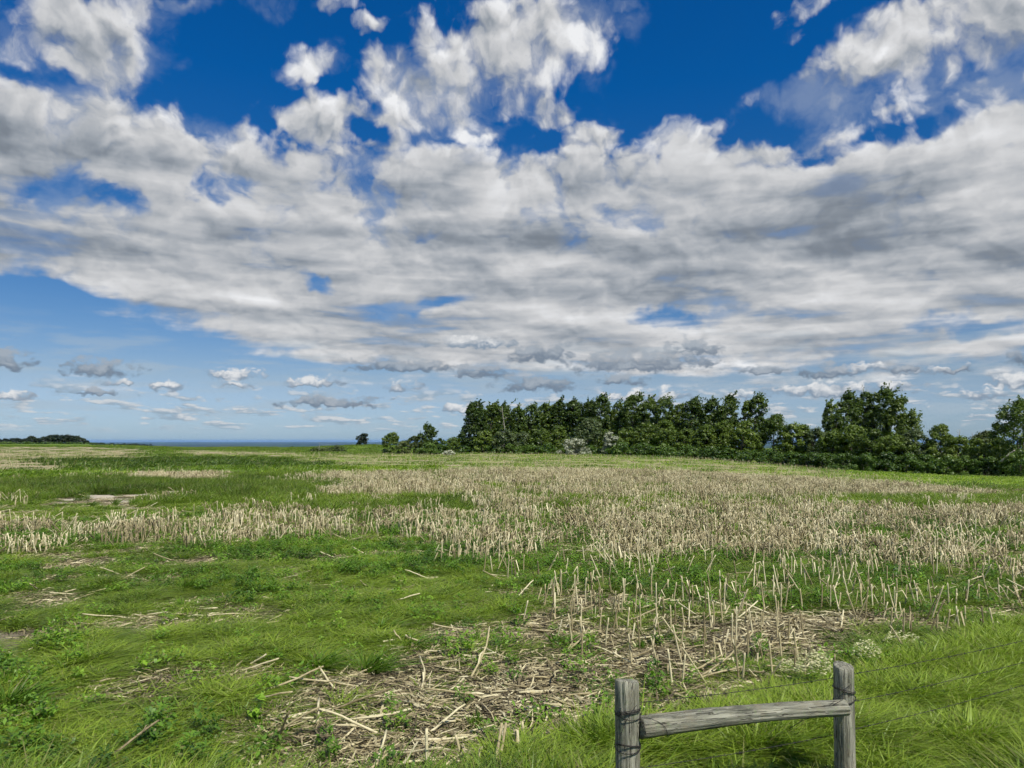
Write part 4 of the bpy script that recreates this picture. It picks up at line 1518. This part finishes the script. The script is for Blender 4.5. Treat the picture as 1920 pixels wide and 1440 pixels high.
    back = [
        (884, 754, 162, 39, 'thick columnar poplar standing first at the open end of the wood'),
        (917, 755, 166, 34, 'second poplar of the wood, past the narrow gap of sky'),
        (938, 758, 172, 30, 'slim poplar beside the bare grey trunk'),
        (962, 764, 172, 34, 'poplar just past the bare grey trunk'),
        (990, 759, 176, 36, 'poplar with a flat top before the even crest of the wood'),
        (1015, 757, 178, 36, 'poplar beginning the even crest of the wood'),
        (1040, 754, 178, 38, 'broad poplar in the even crest of the wood'),
        (1068, 750, 176, 38, 'poplar behind the silver bush in the crest of the wood'),
        (1096, 754, 174, 34, 'shorter poplar above the pale round tree'),
        (1120, 743, 170, 34, 'pointed tall poplar above the taller silver bush'),
        (1152, 756, 170, 34, 'low poplar in the notch past the pointed one'),
        (1182, 740, 166, 44, 'wide open poplar with a visible forked bough'),
        (1212, 746, 164, 34, 'poplar leaning over beside the wide forked one'),
        (1238, 748, 162, 36, 'poplar in the dip after the wide forked one'),
        (1266, 757, 162, 32, 'shorter poplar in the dip of the crest'),
        (1294, 747, 160, 36, 'poplar rising again past the dip of the crest'),
        (1328, 749, 158, 36, 'full poplar last but one before the gap of sky'),
        (1358, 741, 156, 34, 'ragged poplar bordering the wide gap of sky'),
        (1393, 752, 154, 20, 'thin poplar of the pair standing beyond the gap of sky'),
        (1413, 742, 154, 36, 'fuller poplar of the pair standing beyond the gap of sky'),
    ]
    for px, yt, dp, w, lb in back:
        plant('poplar', lb, 'tree', px, yt, dp, w, 'poplar', 'poplar', PB, 0.09, 0.10, 1.15)
    # shaded second file, seen between the first
    fill = 'trees filling the depth of the wood'
    for i, px in enumerate(range(905, 1400, 33)):
        plant('inner_tree', 'shaded tree standing behind the front poplars, deep inside the wood', 'tree', px + (i * 13) % 9, 768 + (i * 29) % 23, 184 - (px - 905) * 0.035, 56, 'round', 'poplar', fill, 0.06, 0.05, 0.8)
    # ---- lower, rounder trees in front
    RF = 'round trees along the front of the wood'
    front = [
        (905, 808, 156, 30, 'round', 'low round tree under the gap between the first two poplars'),
        (945, 806, 152, 40, 'pale', 'pale green tree under the bare grey trunk'),
        (978, 812, 152, 38, 'pale', 'pale green bushy tree next along the stubble edge'),
        (1012, 806, 150, 40, 'round', 'round dark green tree before the even crest'),
        (1045, 800, 150, 38, 'round', 'taller round tree just short of the silver bush'),
        (1102, 785, 146, 44, 'pale', 'pale round tree between the two silver bushes'),
        (1132, 806, 146, 34, 'round', 'dark round tree behind the taller silver bush'),
        (1172, 802, 142, 42, 'round', 'round tree with open branches past the taller silver bush'),
        (1208, 795, 142, 42, 'round', 'round green tree below the wide forked poplar'),
        (1244, 790, 140, 44, 'round', 'large round tree below the dip of the crest'),
        (1285, 804, 138, 40, 'round', 'lower round tree before the last poplars'),
        (1322, 798, 136, 42, 'round', 'round tree before the ragged poplar'),
        (1352, 790, 136, 38, 'round', 'leafy round tree under the wide gap of sky'),
        (1392, 790, 134, 46, 'round', 'domed tree in front of the poplar pair'),
        (1450, 778, 134, 54, 'round', 'big domed tree past the poplar pair'),
        (1486, 793, 132, 34, 'round', 'round tree on the falling side of the big dome'),
        (1506, 796, 132, 30, 'round', 'small tree in the saddle before the great clump'),
        (1527, 803, 130, 30, 'pale', 'pale thin tree at the lowest saddle of the wood'),
    ]
    for px, yt, dp, w, mt, lb in front:
        plant('round_tree', lb, 'tree', px, yt, dp, w * 1.1, 'shrub' if mt == 'round' else 'round', mt, RF, 0.05, 0.0, 1.2)
    SB = 'silver leaved bushes at the front of the wood'
    plant('silver_bush', 'wide silver bush at the stubble edge of the wood', 'bush', 1074, 824, 134, 50, 'shrub', 'silver', SB, 0.10, 0.0, 1.0, 3, ('stems', 'foliage'))
    plant('silver_bush', 'tall narrow silver bush at the stubble edge of the wood', 'bush', 1141, 811, 136, 26, 'round', 'silver', SB, 0.05, 0.1, 1.0, 2, ('stems', 'foliage'))
    # ---- great clump on the right, with its own skirts
    GC = 'tall trees of the great clump'
    for px, yt, dp, w, lb in [
        (1549, 743, 132, 19, 'thin tree standing apart at the edge of the great clump'),
        (1580, 737, 134, 44, 'broad tree on the first shoulder of the great clump'),
        (1612, 733, 136, 44, 'full dark tree in the heart of the great clump'),
        (1649, 726, 134, 40, 'tallest pointed tree of the great clump'),
        (1678, 744, 132, 40, 'leaning tree below the tallest one of the great clump'),
        (1700, 770, 130, 36, 'low outer tree on the falling side of the great clump'),
        (1634, 770, 142, 60, 'shaded tree behind the trunks of the great clump'),
        (1560, 778, 130, 36, 'grey leaved tree under the thin one of the great clump'),
    ]:
        plant('clump_tree', lb, 'tree', px, yt, dp, w, 'poplar', 'poplar', GC, 0.12, 0.10, 1.2, 2)
    SK = 'lower trees round the great clump and beyond'
    for px, yt, dp, w, mt, lb in [
        (1560, 806, 122, 44, 'round', 'round tree below the first shoulder of the great clump'),
        (1596, 798, 120, 50, 'round', 'bright domed tree before the heart of the great clump'),
        (1634, 806, 116, 46, 'round', 'spreading tree before the tallest tree of the great clump'),
        (1672, 814, 112, 46, 'round', 'dense low tree under the leaning one of the great clump'),
        (1712, 806, 112, 50, 'pale', 'pale tree closing the great clump'),
        (1745, 826, 110, 30, 'round', 'low tree in the gap past the great clump'),
        (1762, 795, 110, 36, 'round', 'upright leafy tree alone between the clump and the snags'),
        (1797, 820, 108, 48, 'round', 'smooth green tree below the dead snags'),
        (1846, 806, 112, 40, 'willow', 'thin topped olive tree past the dead snags'),
        (1834, 824, 104, 44, 'round', 'leafy tree in front of the olive one'),
        (1872, 824, 104, 40, 'round', 'dark tree before the sloping white bough'),
    ]:
        plant('round_tree', lb, 'tree', px, yt, dp, w * 1.1, 'round', mt, SK, 0.06, 0.0, 1.2)
    plant('edge_tree', 'large open crowned tree cut by the edge of the picture', 'tree', 1912, 752, 98, 78, 'poplar', 'poplar', None, 0.03, 0.04, 2.0, 2, leaf=0.30)
    plant('edge_bush', 'bush under the large open crowned edge tree', 'bush', 1915, 846, 94, 60, 'shrub', 'shrub', None, 0.05, 0.0, 1.0)
    for px, yt, sd, lb in [(1801, 805, 21, 'forked dead snag above the smooth green tree'), (1827, 810, 24, 'thin dead snag beside the thin topped olive tree'), (1777, 803, 27, 'twiggy dead snag next to the upright leafy tree')]:
        snag(px, yt, 113, lb, sd, 0.5)
    snag(944, 762, 164, 'bare grey trunk standing among the first poplars', 31, 0.25)
    # white bough propped against the edge tree
    a, b = ground_pt(1877, 95) , unproject(1905, 843, 95)
    a = unproject(1877, 866, 95)
    v = tube([tuple(a), tuple(a * 0.5 + b * 0.5 + Vector((0, 0, 0.12))), tuple(b)], [0.16, 0.13, 0.07], 7)
    fb = link('fallen_bough', mesh_np('fallen_bough', *v, smooth=True), M_DEAD)
    tag(fb, 'bare white bough slanting beside the large edge tree', 'bough')
    # ---- shrubs along the foot of the wood
    FS = 'green shrubs along the foot of the wood'
    feet = [(872, 838, 158, 24), (898, 838, 156, 26), (925, 836, 152, 34), (958, 835, 149, 36), (992, 836, 147, 38), (1026, 834, 145, 38), (1055, 838, 143, 30), (1104, 838, 138, 34), (1166, 832, 134, 46), (1206, 834, 132, 46), (1246, 836, 130, 46),
            (1288, 838, 127, 46), (1328, 840, 124, 46), (1366, 842, 122, 46), (1404, 844, 119, 46), (1442, 846, 116, 46), (1480, 850, 113, 46), (1516, 850, 111, 44), (1550, 850, 109, 44), (1586, 852, 107, 44), (1622, 854, 105, 42), (1660, 850, 104, 40), (1700, 852, 103, 42), (1736, 856, 102, 38), (1770, 856, 101, 40), (1808, 856, 100, 42), (1850, 858, 98, 40), (1884, 862, 97, 34)]
    where = ['under the first poplar', 'between the first two poplars', 'under the second poplar', 'under the bare grey trunk', 'under the pale bushy tree', 'under the even crest', 'just short of the wide silver bush', 'between the two silver bushes',
             'just past the tall silver bush', 'under the open branched tree', 'under the wide forked poplar', 'under the dip of the crest', 'before the last poplars', 'before the ragged poplar', 'under the wide gap of sky', 'below the poplar pair',
             'below the big dome', 'on the falling side of the big dome', 'at the lowest saddle', 'below the thin clump tree', 'below the bright dome', 'below the tallest clump tree', 'below the leaning clump tree', 'below the pale closing tree',
             'below the upright leafy tree', 'below the dead snags', 'below the olive tree', 'below the white bough']
    for (px, yt, dp, w), wh in zip(feet, where):
        plant('shrub', 'leafy green shrub at the field edge ' + wh, 'shrub', px, yt, dp, w * 1.15, 'shrub', 'shrub', FS, 0.04, 0.0, 1.15, 3, ('stems', 'foliage'))
    print('trees', time.time() - T0)


build_trees()

# ------------------------------------------------------------------ fence in the verge
def wood_mat(name, a=(0.30, 0.29, 0.225), b=(0.138, 0.135, 0.100), axis=2):
    m, g, out = new_mat(name)
    O = obj_coord(g)
    sc = [34.0, 34.0, 34.0]
    sc[axis] = 2.2
    Od = g.vm('ADD', O, g.vm('SCALE', g.vm('SUBTRACT', g.noise(O, 5.0, 3.0, 0.5, color=True), (0.5, 0.5, 0.5)), scale=0.035))
    fib = g.noise(g.vm('MULTIPLY', Od, tuple(sc)), 1.6, 7.0, 0.7)
    sc2 = [11.0, 11.0, 11.0]
    sc2[axis] = 0.9
    band = g.noise(g.vm('MULTIPLY', Od, tuple(sc2)), 1.5, 5.0, 0.6)
    blot = g.noise(O, 9.0, 5.0, 0.65)
    moss = g.noise(O, 14.0, 6.0, 0.7)
    c = g.ramp(fib * 0.55 + band * 0.45, [(0.32, tuple(x * 0.35 for x in b)), (0.43, b), (0.54, a), (0.66, tuple(min(1, x * 1.6) for x in a))])
    c = g.mix(g.ss(blot, 0.48, 0.70) * 0.55, c, (0.22, 0.19, 0.13))
    c = g.mix(g.ss(moss, 0.56, 0.66) * 0.60, c, (0.19, 0.23, 0.12))
    ck = g.noise(g.vm('MULTIPLY', Od, tuple(26.0 if i != axis else 0.7 for i in range(3))), 1.0, 3.0, 0.5)
    crack = g.ss(g.m('ABSOLUTE', ck - 0.5), 0.018, 0.006) * g.ss(band, 0.42, 0.52)
    c = g.mix(crack * 0.8, c, (0.05, 0.045, 0.035))
    # knots: rings where limbs were
    kn = g.voronoi(g.vm('MULTIPLY', O, tuple(4.5 if i != axis else 3.2 for i in range(3))), 1.0, 'F1')
    c = g.mix(g.ss(kn, 0.085, 0.055) * 0.75, c, (0.43, 0.42, 0.37))
    c = g.mix(g.ss(kn, 0.030, 0.015) * 0.9, c, (0.09, 0.07, 0.05))
    principled(g, out, c, 0.82, 0.2, bump(g, fib * 0.7 + band * 0.5 - crack * 1.2, 0.9, 0.010))
    return m


def log_mesh(name, L, r0, r1, seed, axis=2, rough=0.004, sides=60, rings=46, chamfer=True):
    """a round timber along its own axis, slightly out of true, with checked ends"""
    rg = np.random.default_rng(seed)
    t = np.linspace(0, 1, rings)
    V = []
    ang = np.linspace(0, 2 * np.pi, sides, endpoint=False)
    wob = rg.normal(0, 1, 4)
    checks = [(rg.uniform(0, 6.28), rg.uniform(-0.2, 0.8), rg.uniform(0.25, 0.7), rg.uniform(0.006, 0.013)) for _ in range(9)]
    for i, q in enumerate(t):
        r = r0 + (r1 - r0) * q
        rr = r * (1 + 0.03 * np.sin(2 * ang + wob[0]) + 0.02 * np.sin(3 * ang + wob[1] + 2 * q) + (fbm(ang * 3 + 10, np.full_like(ang, q * L * 4.0), 3, seed) - 0.5) * 2 * rough / r)
        rr = rr + (fbm(np.cos(ang) * 9 + 30, np.sin(ang) * 9 + q * L * 0.9, 3, seed + 9) - 0.5) * 0.012
        for ca, c0, cl, cd in checks:
            wv_ = ca + 0.10 * math.sin(5 * q + ca)
            da = np.abs((ang - wv_ + np.pi) % (2 * np.pi) - np.pi)
            if c0 < q < c0 + cl:
                rr = rr - cd * np.clip(1 - da / 0.09, 0, 1) * min(1, (q - c0) * 8, (c0 + cl - q) * 8)
        if chamfer and i in (0, rings - 1):
            rr = rr * 0.93
        z = q * L
        bow = 0.022 * math.sin(math.pi * q) if axis == 0 else 0.0
        if chamfer and i == 1:
            z = 0.006
        if chamfer and i == rings - 2:
            z = L - 0.006
        c, s = np.cos(ang) * rr + 0.004 * math.sin(3 * q + wob[2]), np.sin(ang) * rr + 0.004 * math.sin(2.4 * q + wob[3])
        tilt = (0.012 * np.cos(ang + wob[0]) if i >= rings - 2 else 0) + (fbm(ang * 2, ang * 0, 3, seed + 4) - 0.5) * (0.012 if i >= rings - 2 else 0)
        p = np.stack([c, s, np.full(sides, z) + tilt], -1)
        V.append(p if axis == 2 else p[:, [2, 0, 1]] + np.array([0, 0, bow]))
    V = np.concatenate(V)
    f, sz = [], []
    for i in range(rings - 1):
        for k in range(sides):
            k2 = (k + 1) % sides
            f += [i * sides + k, i * sides + k2, (i + 1) * sides + k2, (i + 1) * sides + k]
            sz.append(4)
    n = len(V)
    ends = []
    for base, flip in ((0, True), ((rings - 1) * sides, False)):
        c = V[base:base + sides].mean(0)
        ends.append(c)
        ci = n + len(ends) - 1
        for k in range(sides):
            k2 = (k + 1) % sides
            f += ([base + k2, base + k, ci] if flip else [base + k, base + k2, ci])
            sz.append(3)
    V = np.concatenate([V, np.array(ends)])
    return mesh_np(name, V, f, sz, smooth=True)


def wire_path(a, b, n=40, sag=0.02, jit=0.0, seed=0):
    rg = np.random.default_rng(seed)
    a, b = np.array(a), np.array(b)
    t = np.linspace(0, 1, n)
    P = a[None] * (1 - t[:, None]) + b[None] * t[:, None]
    P[:, 2] -= sag * 4 * t * (1 - t)
    P += rg.normal(0, jit, P.shape)
    return P


def barbed(a, b, seed, sag=0.02, r=0.0016):
    """two twisted strands with barbs every hand's breadth"""
    L = float(np.linalg.norm(np.array(a) - np.array(b)))
    n = max(int(L * 40), 16)
    P = wire_path(a, b, n, sag, 0.0, seed)
    ph = np.linspace(0, L * 60, n)
    parts = []
    for s in (0, np.pi):
        o = np.stack([np.zeros(n), np.cos(ph + s), np.sin(ph + s)], -1) * r * 0.8
        parts.append(tube(P + o, np.full(n, r), 5))
    rg = np.random.default_rng(seed)
    for d in np.arange(0.08, L - 0.04, 0.125):
        t = d / L
        p = np.array(a) * (1 - t) + np.array(b) * t
        p[2] -= sag * 4 * t * (1 - t)
        for k in range(2):
            v = rg.normal(0, 1, 3)
            v /= np.linalg.norm(v)
            parts.append(tube([p - v * 0.014, p, p + v * 0.014], [0.0008, 0.0022, 0.0008], 4))
    return join(parts)


def wrap(cx, cy, z, r, turns, rise, seed, rw=0.0028, tilt=0.02):
    rg = np.random.default_rng(seed)
    n = int(28 * turns)
    a = np.linspace(0, 2 * np.pi * turns, n) + rg.uniform(0, 6)
    rr = r + rw + np.abs(rg.normal(0, 0.0012, n))
    P = np.stack([cx + np.cos(a) * rr, cy + np.sin(a) * rr, z + rise * np.linspace(-0.5, 0.5, n) + tilt * np.cos(a * 1.0 + seed)], -1)
    return tube(P, np.full(n, rw), 5)


def build_fence():
    wood_v, wood_h = wood_mat('weathered grey post wood', axis=2), wood_mat('weathered grey rail wood', (0.245, 0.24, 0.185), (0.108, 0.108, 0.080), axis=0)
    mw, g, out = new_mat('rusty dark wire')
    n = g.noise(obj_coord(g), 60.0, 4.0, 0.6)
    principled(g, out, g.ramp(n, [(0.35, (0.012, 0.011, 0.010)), (0.6, (0.035, 0.030, 0.026)), (0.8, (0.07, 0.045, 0.03))]), 0.55, 0.4)
    D1, D2, D3 = 5.0, 5.72, 9.6
    root = bpy.data.objects.new('wire_fence', None)
    scene.collection.objects.link(root)
    A, B = unproject(1176, 1276, D1), unproject(1581, 1248, D2)
    Ct = unproject(2000, 1190, 7.45)
    ra, rb = 42 / 2 / F * D1, 35 / 2 / F * D2
    gz = float(terrain(A.x, A.y))
    root.location = (A.x, A.y, gz)
    tag(root, 'weathered wooden corner brace fence with barbed wire in tall grass', 'fence')
    O = Vector(root.location)

    def post(p, r, seed, lean):
        h = p.z - float(terrain(p.x, p.y)) + 0.35
        o = link('post', log_mesh('post', h, r * 1.06, r * 0.98, seed), wood_v, root, (p.x - O.x - lean * h, p.y - O.y, p.z - h - O.z))
        o.rotation_euler = (0, math.atan(lean), 0)
        return o
    p1 = post(A, ra, 3, 0.008)
    p1['label'] = 'thicker post with wire wound round it at two heights'
    p2 = post(B, rb, 8, 0.012)
    p2['label'] = 'thinner post with the end of the rail against it'
    # rail: butts against the first post, laps the near face of the second
    a = unproject(1199, 1365, D1 - 0.02)
    b = unproject(1587, 1327, D2 - rb * 1.25)
    d = b - a
    L = d.length
    rail = link('rail', log_mesh('rail', L, 19.0 / F * D1, 13.0 / F * D2, 21, axis=0), wood_h, root, a - O)
    rail.rotation_euler = d.to_track_quat('X', 'Z').to_euler()

    def add_wire(name, data):
        v = data[0] - np.array(O)[None]
        o = link(name, mesh_np(name, v, data[1], data[2], data[3], smooth=True), mw, root)
        return o
    # three strands: left post -> right post -> on along the verge
    strand = [((1199, 1317), (1563, 1271), (1597, 1264), (1990, 1184)), ((1199, 1341), (1563, 1298), (1597, 1316), (1990, 1222)), ((1199, 1440), (1563, 1378), (1597, 1368), (1990, 1263))]
    for i, (q0, q1, q2, q3) in enumerate(strand):
        s0, s1 = unproject(*q0, D1 + 0.03), unproject(*q1, D2 + 0.02)
        if i != 1:
            add_wire('barbed_wire', barbed(tuple(s0), tuple(s1), 40 + i, 0.012))
        s2, s3 = unproject(*q2, D2), unproject(*q3, 7.5)
        add_wire('barbed_wire', barbed(tuple(s2), tuple(s3), 50 + i, 0.02))
    # windings
    for (p, r, py, turns, rise, sd) in [(A, ra, 1333, 2.5, 0.022, 1), (A, ra, 1338, 1.5, 0.030, 4), (A, ra, 1395, 2.2, 0.012, 2), (A, ra, 1399, 1.5, 0.010, 5), (B, rb, 1292, 2.3, 0.02, 3), (B, rb, 1311, 2.0, 0.01, 6)]:
        z = unproject(1176 if p is A else 1580, py, p.y).z
        add_wire('wire_winding', wrap(p.x, p.y, z, r * 1.05, turns, rise, sd))
    # loose ends and the slack brace wire

    def loose(pts, rr=0.0018):
        P = np.array([tuple(unproject(x, y, dd)) for x, y, dd in pts])
        t = np.linspace(0, len(P) - 1, 8 * len(P))
        Q = np.stack([np.interp(t, np.arange(len(P)), P[:, k]) for k in range(3)], -1)
        for _ in range(3):
            Q[1:-1] = (Q[:-2] + 2 * Q[1:-1] + Q[2:]) / 4
        add_wire('loose_wire', tube(Q, np.full(len(Q), rr), 5))
    f = D1 - ra * 1.1
    loose([(1158, 1326, f), (1170, 1342, f), (1182, 1338, f), (1194, 1322, f)])
    loose([(1182, 1340, f), (1174, 1352, f), (1168, 1366, f), (1160, 1388, f)])
    loose([(1156, 1352, f), (1168, 1340, f - .01), (1180, 1333, f)])
    loose([(1200, 1346, f), (1216, 1346, f), (1236, 1354, f + .05), (1248, 1364, f + .05), (1252, 1376, f + .06)])
    loose([(1203, 1352, f), (1209, 1366, f), (1212, 1377, f)])
    f2 = D2 - rb * 1.15
    loose([(1563, 1286, f2), (1574, 1296, f2), (1585, 1291, f2), (1596, 1283, f2)])
    loose([(1566, 1312, f2), (1578, 1303, f2), (1588, 1292, f2)])
    loose([(1592, 1290, f2), (1582, 1302, f2), (1579, 1312, f2 - .05)])
    loose([(1580, 1312, f2 - .10), (1556, 1325, f2 - .10), (1530, 1342, f2 - .16), (1502, 1352, f2 - .02), (1481, 1366, f2)], 0.0022)
    loose([(1566, 1314, f2 - .10), (1545, 1330, f2 - .12), (1520, 1339, f2 - .14)])


build_fence()


# ------------------------------------------------------------------ single plants that stand out
def tuft(px, py, hpx, wpx, label, n=110, name='grass_tuft', lean=0.35, tone=0.9, mat=None, group='dark tufts in the near grass'):
    # find the ground under the pixel
    r = ray_of(px, py)
    t = EYE / -r[2]
    for _ in range(8):
        z = float(terrain(r[0] * t, r[1] * t))
        t = (EYE - z) / -r[2]
    p = Vector((r[0] * t, r[1] * t, float(terrain(r[0] * t, r[1] * t))))
    h, w = hpx / F * p.y, wpx / F * p.y
    tree_seed[0] += 1
    v, f, s, a = blades(n, w * 0.45, 0.5, 1.1, 0.018, lean, tree_seed[0], 3, 0.3, 0.45)
    v = v * np.array([1, 1, h])
    o = link(name, mesh_np(name, v, f, s, a), mat or M_TUFT, None, p)
    tag(o, label, 'grass tuft', group)
    return o


M_TUFT = grass_mat('dark grass tuft', 0.62, (0.75, 1.0, 1.0))


def build_singles():
    tuft(345, 1108, 32, 34, 'dark green tuft standing up from the bright grass near the stubble band')
    tuft(640, 1075, 24, 22, 'small dark tuft in the grass below the stubble band')
    tuft(260, 1012, 26, 28, 'dark tuft at the foot of the broken stubble band')
    tuft(695, 1262, 46, 80, 'large coarse grass tuft beside the slanting pale stalk', 150)
    tuft(598, 1258, 44, 70, 'coarse grass tuft on the far side of the slanting pale stalk', 140)
    tuft(772, 1218, 32, 44, 'grass tuft between patches of straw', 110)
    tuft(1040, 1210, 28, 24, 'small upright tuft in the bare straw before the fence', 90)
    tuft(715, 1185, 26, 40, 'dark low tuft beside a strip of straw', 110)
    tuft(485, 1195, 22, 40, 'low spreading tuft above a heap of straw', 90)
    tuft(215, 948, 20, 22, 'first tuft growing at the rim of the bare patch', 90, tone=0.6)
    tuft(248, 949, 18, 22, 'second tuft growing at the rim of the bare patch', 90, tone=0.6)
    tuft(170, 950, 14, 28, 'tuft growing at the near corner of the bare patch', 90)
    tuft(295, 945, 12, 24, 'dark tuft growing at the far end of the bare patch', 90)
    tuft(20, 1330, 60, 70, 'dark coarse tuft at the picture edge in the near grass', 160)
    # a leafy shoot and the weed beneath the slanting stalk
    for px, py, hp, wp, lb in [(262, 1275, 70, 44, 'tall leafy green weed leaning in the near grass'), (475, 1358, 62, 26, 'single upright leafy shoot beside a heap of straw'), (140, 1290, 36, 34, 'short leafy weed in the near grass')]:
        r = ray_of(px, py)
        t = EYE / -r[2]
        p = Vector((r[0] * t, r[1] * t, 0))
        p.z = float(terrain(p.x, p.y))
        h, w = hp / F * p.y, wp / F * p.y
        tree_seed[0] += 1
        root = bpy.data.objects.new('leafy_weed', None)
        scene.collection.objects.link(root)
        root.location = p
        tag(root, lb, 'weed', 'leafy weeds standing out of the near grass')
        link('stem', mesh_np('stem', *tube([[0, 0, -.02], [.02, 0, h * .5], [.07, 0, h * .95]], [.006, .005, .002], 5)), M_WEED, root)
        v, f, s, a = weed(34, w * 0.4, h, 0.085, tree_seed[0], 0.15)
        link('leaves', mesh_np('leaves', v, f, s, a), M_WEED, root)['kind'] = 'stuff'
    # pale flowering weeds between the posts and past the second one
    mf, g, out = new_mat('cream flowers')
    rr = g.attr('rnd')
    leafy(g, out, g.ramp(rr, [(0.0, (0.42, 0.42, 0.20)), (1.0, (0.70, 0.68, 0.42))]), 0.25, 0.7, 0.1)
    for px, py, hp, wp, nn, lb in [(1525, 1300, 60, 62, 150, 'cream flowering weed in front of the thinner post'), (1625, 1262, 46, 50, 90, 'cream flowering weed just past the thinner post'), (1480, 1278, 26, 50, 60, 'low cream flowering weed at the straw edge'),
                                   (1690, 1222, 26, 60, 60, 'low cream flowering weed farther along the verge')]:
        r = ray_of(px, py)
        t = EYE / -r[2]
        p = Vector((r[0] * t, r[1] * t, 0))
        p.z = float(terrain(p.x, p.y))
        h, w = hp / F * p.y, wp / F * p.y
        tree_seed[0] += 1
        rg = np.random.default_rng(tree_seed[0])
        root = bpy.data.objects.new('flowering_weed', None)
        scene.collection.objects.link(root)
        root.location = p
        tag(root, lb, 'weed', 'cream flowering weeds on the verge')
        st = [tube([[0, 0, -.02], [rg.normal(0, w * .15), rg.normal(0, .05), h * .5], [rg.normal(.03, w * .33), rg.normal(0, .1), h * rg.uniform(.6, 1)]], [.004, .003, .002], 4) for _ in range(14)]
        link('stems', mesh_np('stems', *join(st)), M_WEED, root)['kind'] = 'stuff'
        v, f, s, a = weed(nn * 3, w * 0.5, h, 0.036, tree_seed[0], 0.10)
        v[:, 2] = v[:, 2] * 0.75 + h * 0.45 + 0.06
        link('flowers', mesh_np('flowers', v, f, s, a), mf, root)['kind'] = 'stuff'
        v, f, s, a = weed(50, w * 0.5, h * 0.7, 0.07, tree_seed[0] + 50, 0.10)
        link('leaves', mesh_np('leaves', v, f, s, a), M_WEED, root)['kind'] = 'stuff'


build_singles()

# ------------------------------------------------------------------ the air: far land fades to blue
def build_haze():
    x = 60000.0
    lo, hi = -230.0, 26.0
    v = np.array([[sx * x, sy * x, z] for z in (lo, hi) for sy in (-1, 1) for sx in (-1, 1)])
    f = [0, 2, 3, 1, 4, 5, 7, 6, 0, 1, 5, 4, 2, 6, 7, 3, 0, 4, 6, 2, 1, 3, 7, 5]
    m = bpy.data.materials.new('thin air')
    m.use_nodes = True
    m.node_tree.nodes.clear()
    out = m.node_tree.nodes.new('ShaderNodeOutputMaterial')
    pv = m.node_tree.nodes.new('ShaderNodeVolumePrincipled')
    pv.inputs['Color'].default_value = (0.32, 0.58, 1.0, 1)
    pv.inputs['Density'].default_value = HAZE
    pv.inputs['Anisotropy'].default_value = 0.0
    m.node_tree.links.new(pv.outputs[0], out.inputs['Volume'])
    o = link('haze', mesh_np('haze', v, f, [4] * 6), m)
    tag(o, 'thin blue air over the field and the distant plain', 'haze', kind='stuff')


HAZE = 2.4e-5
build_haze()
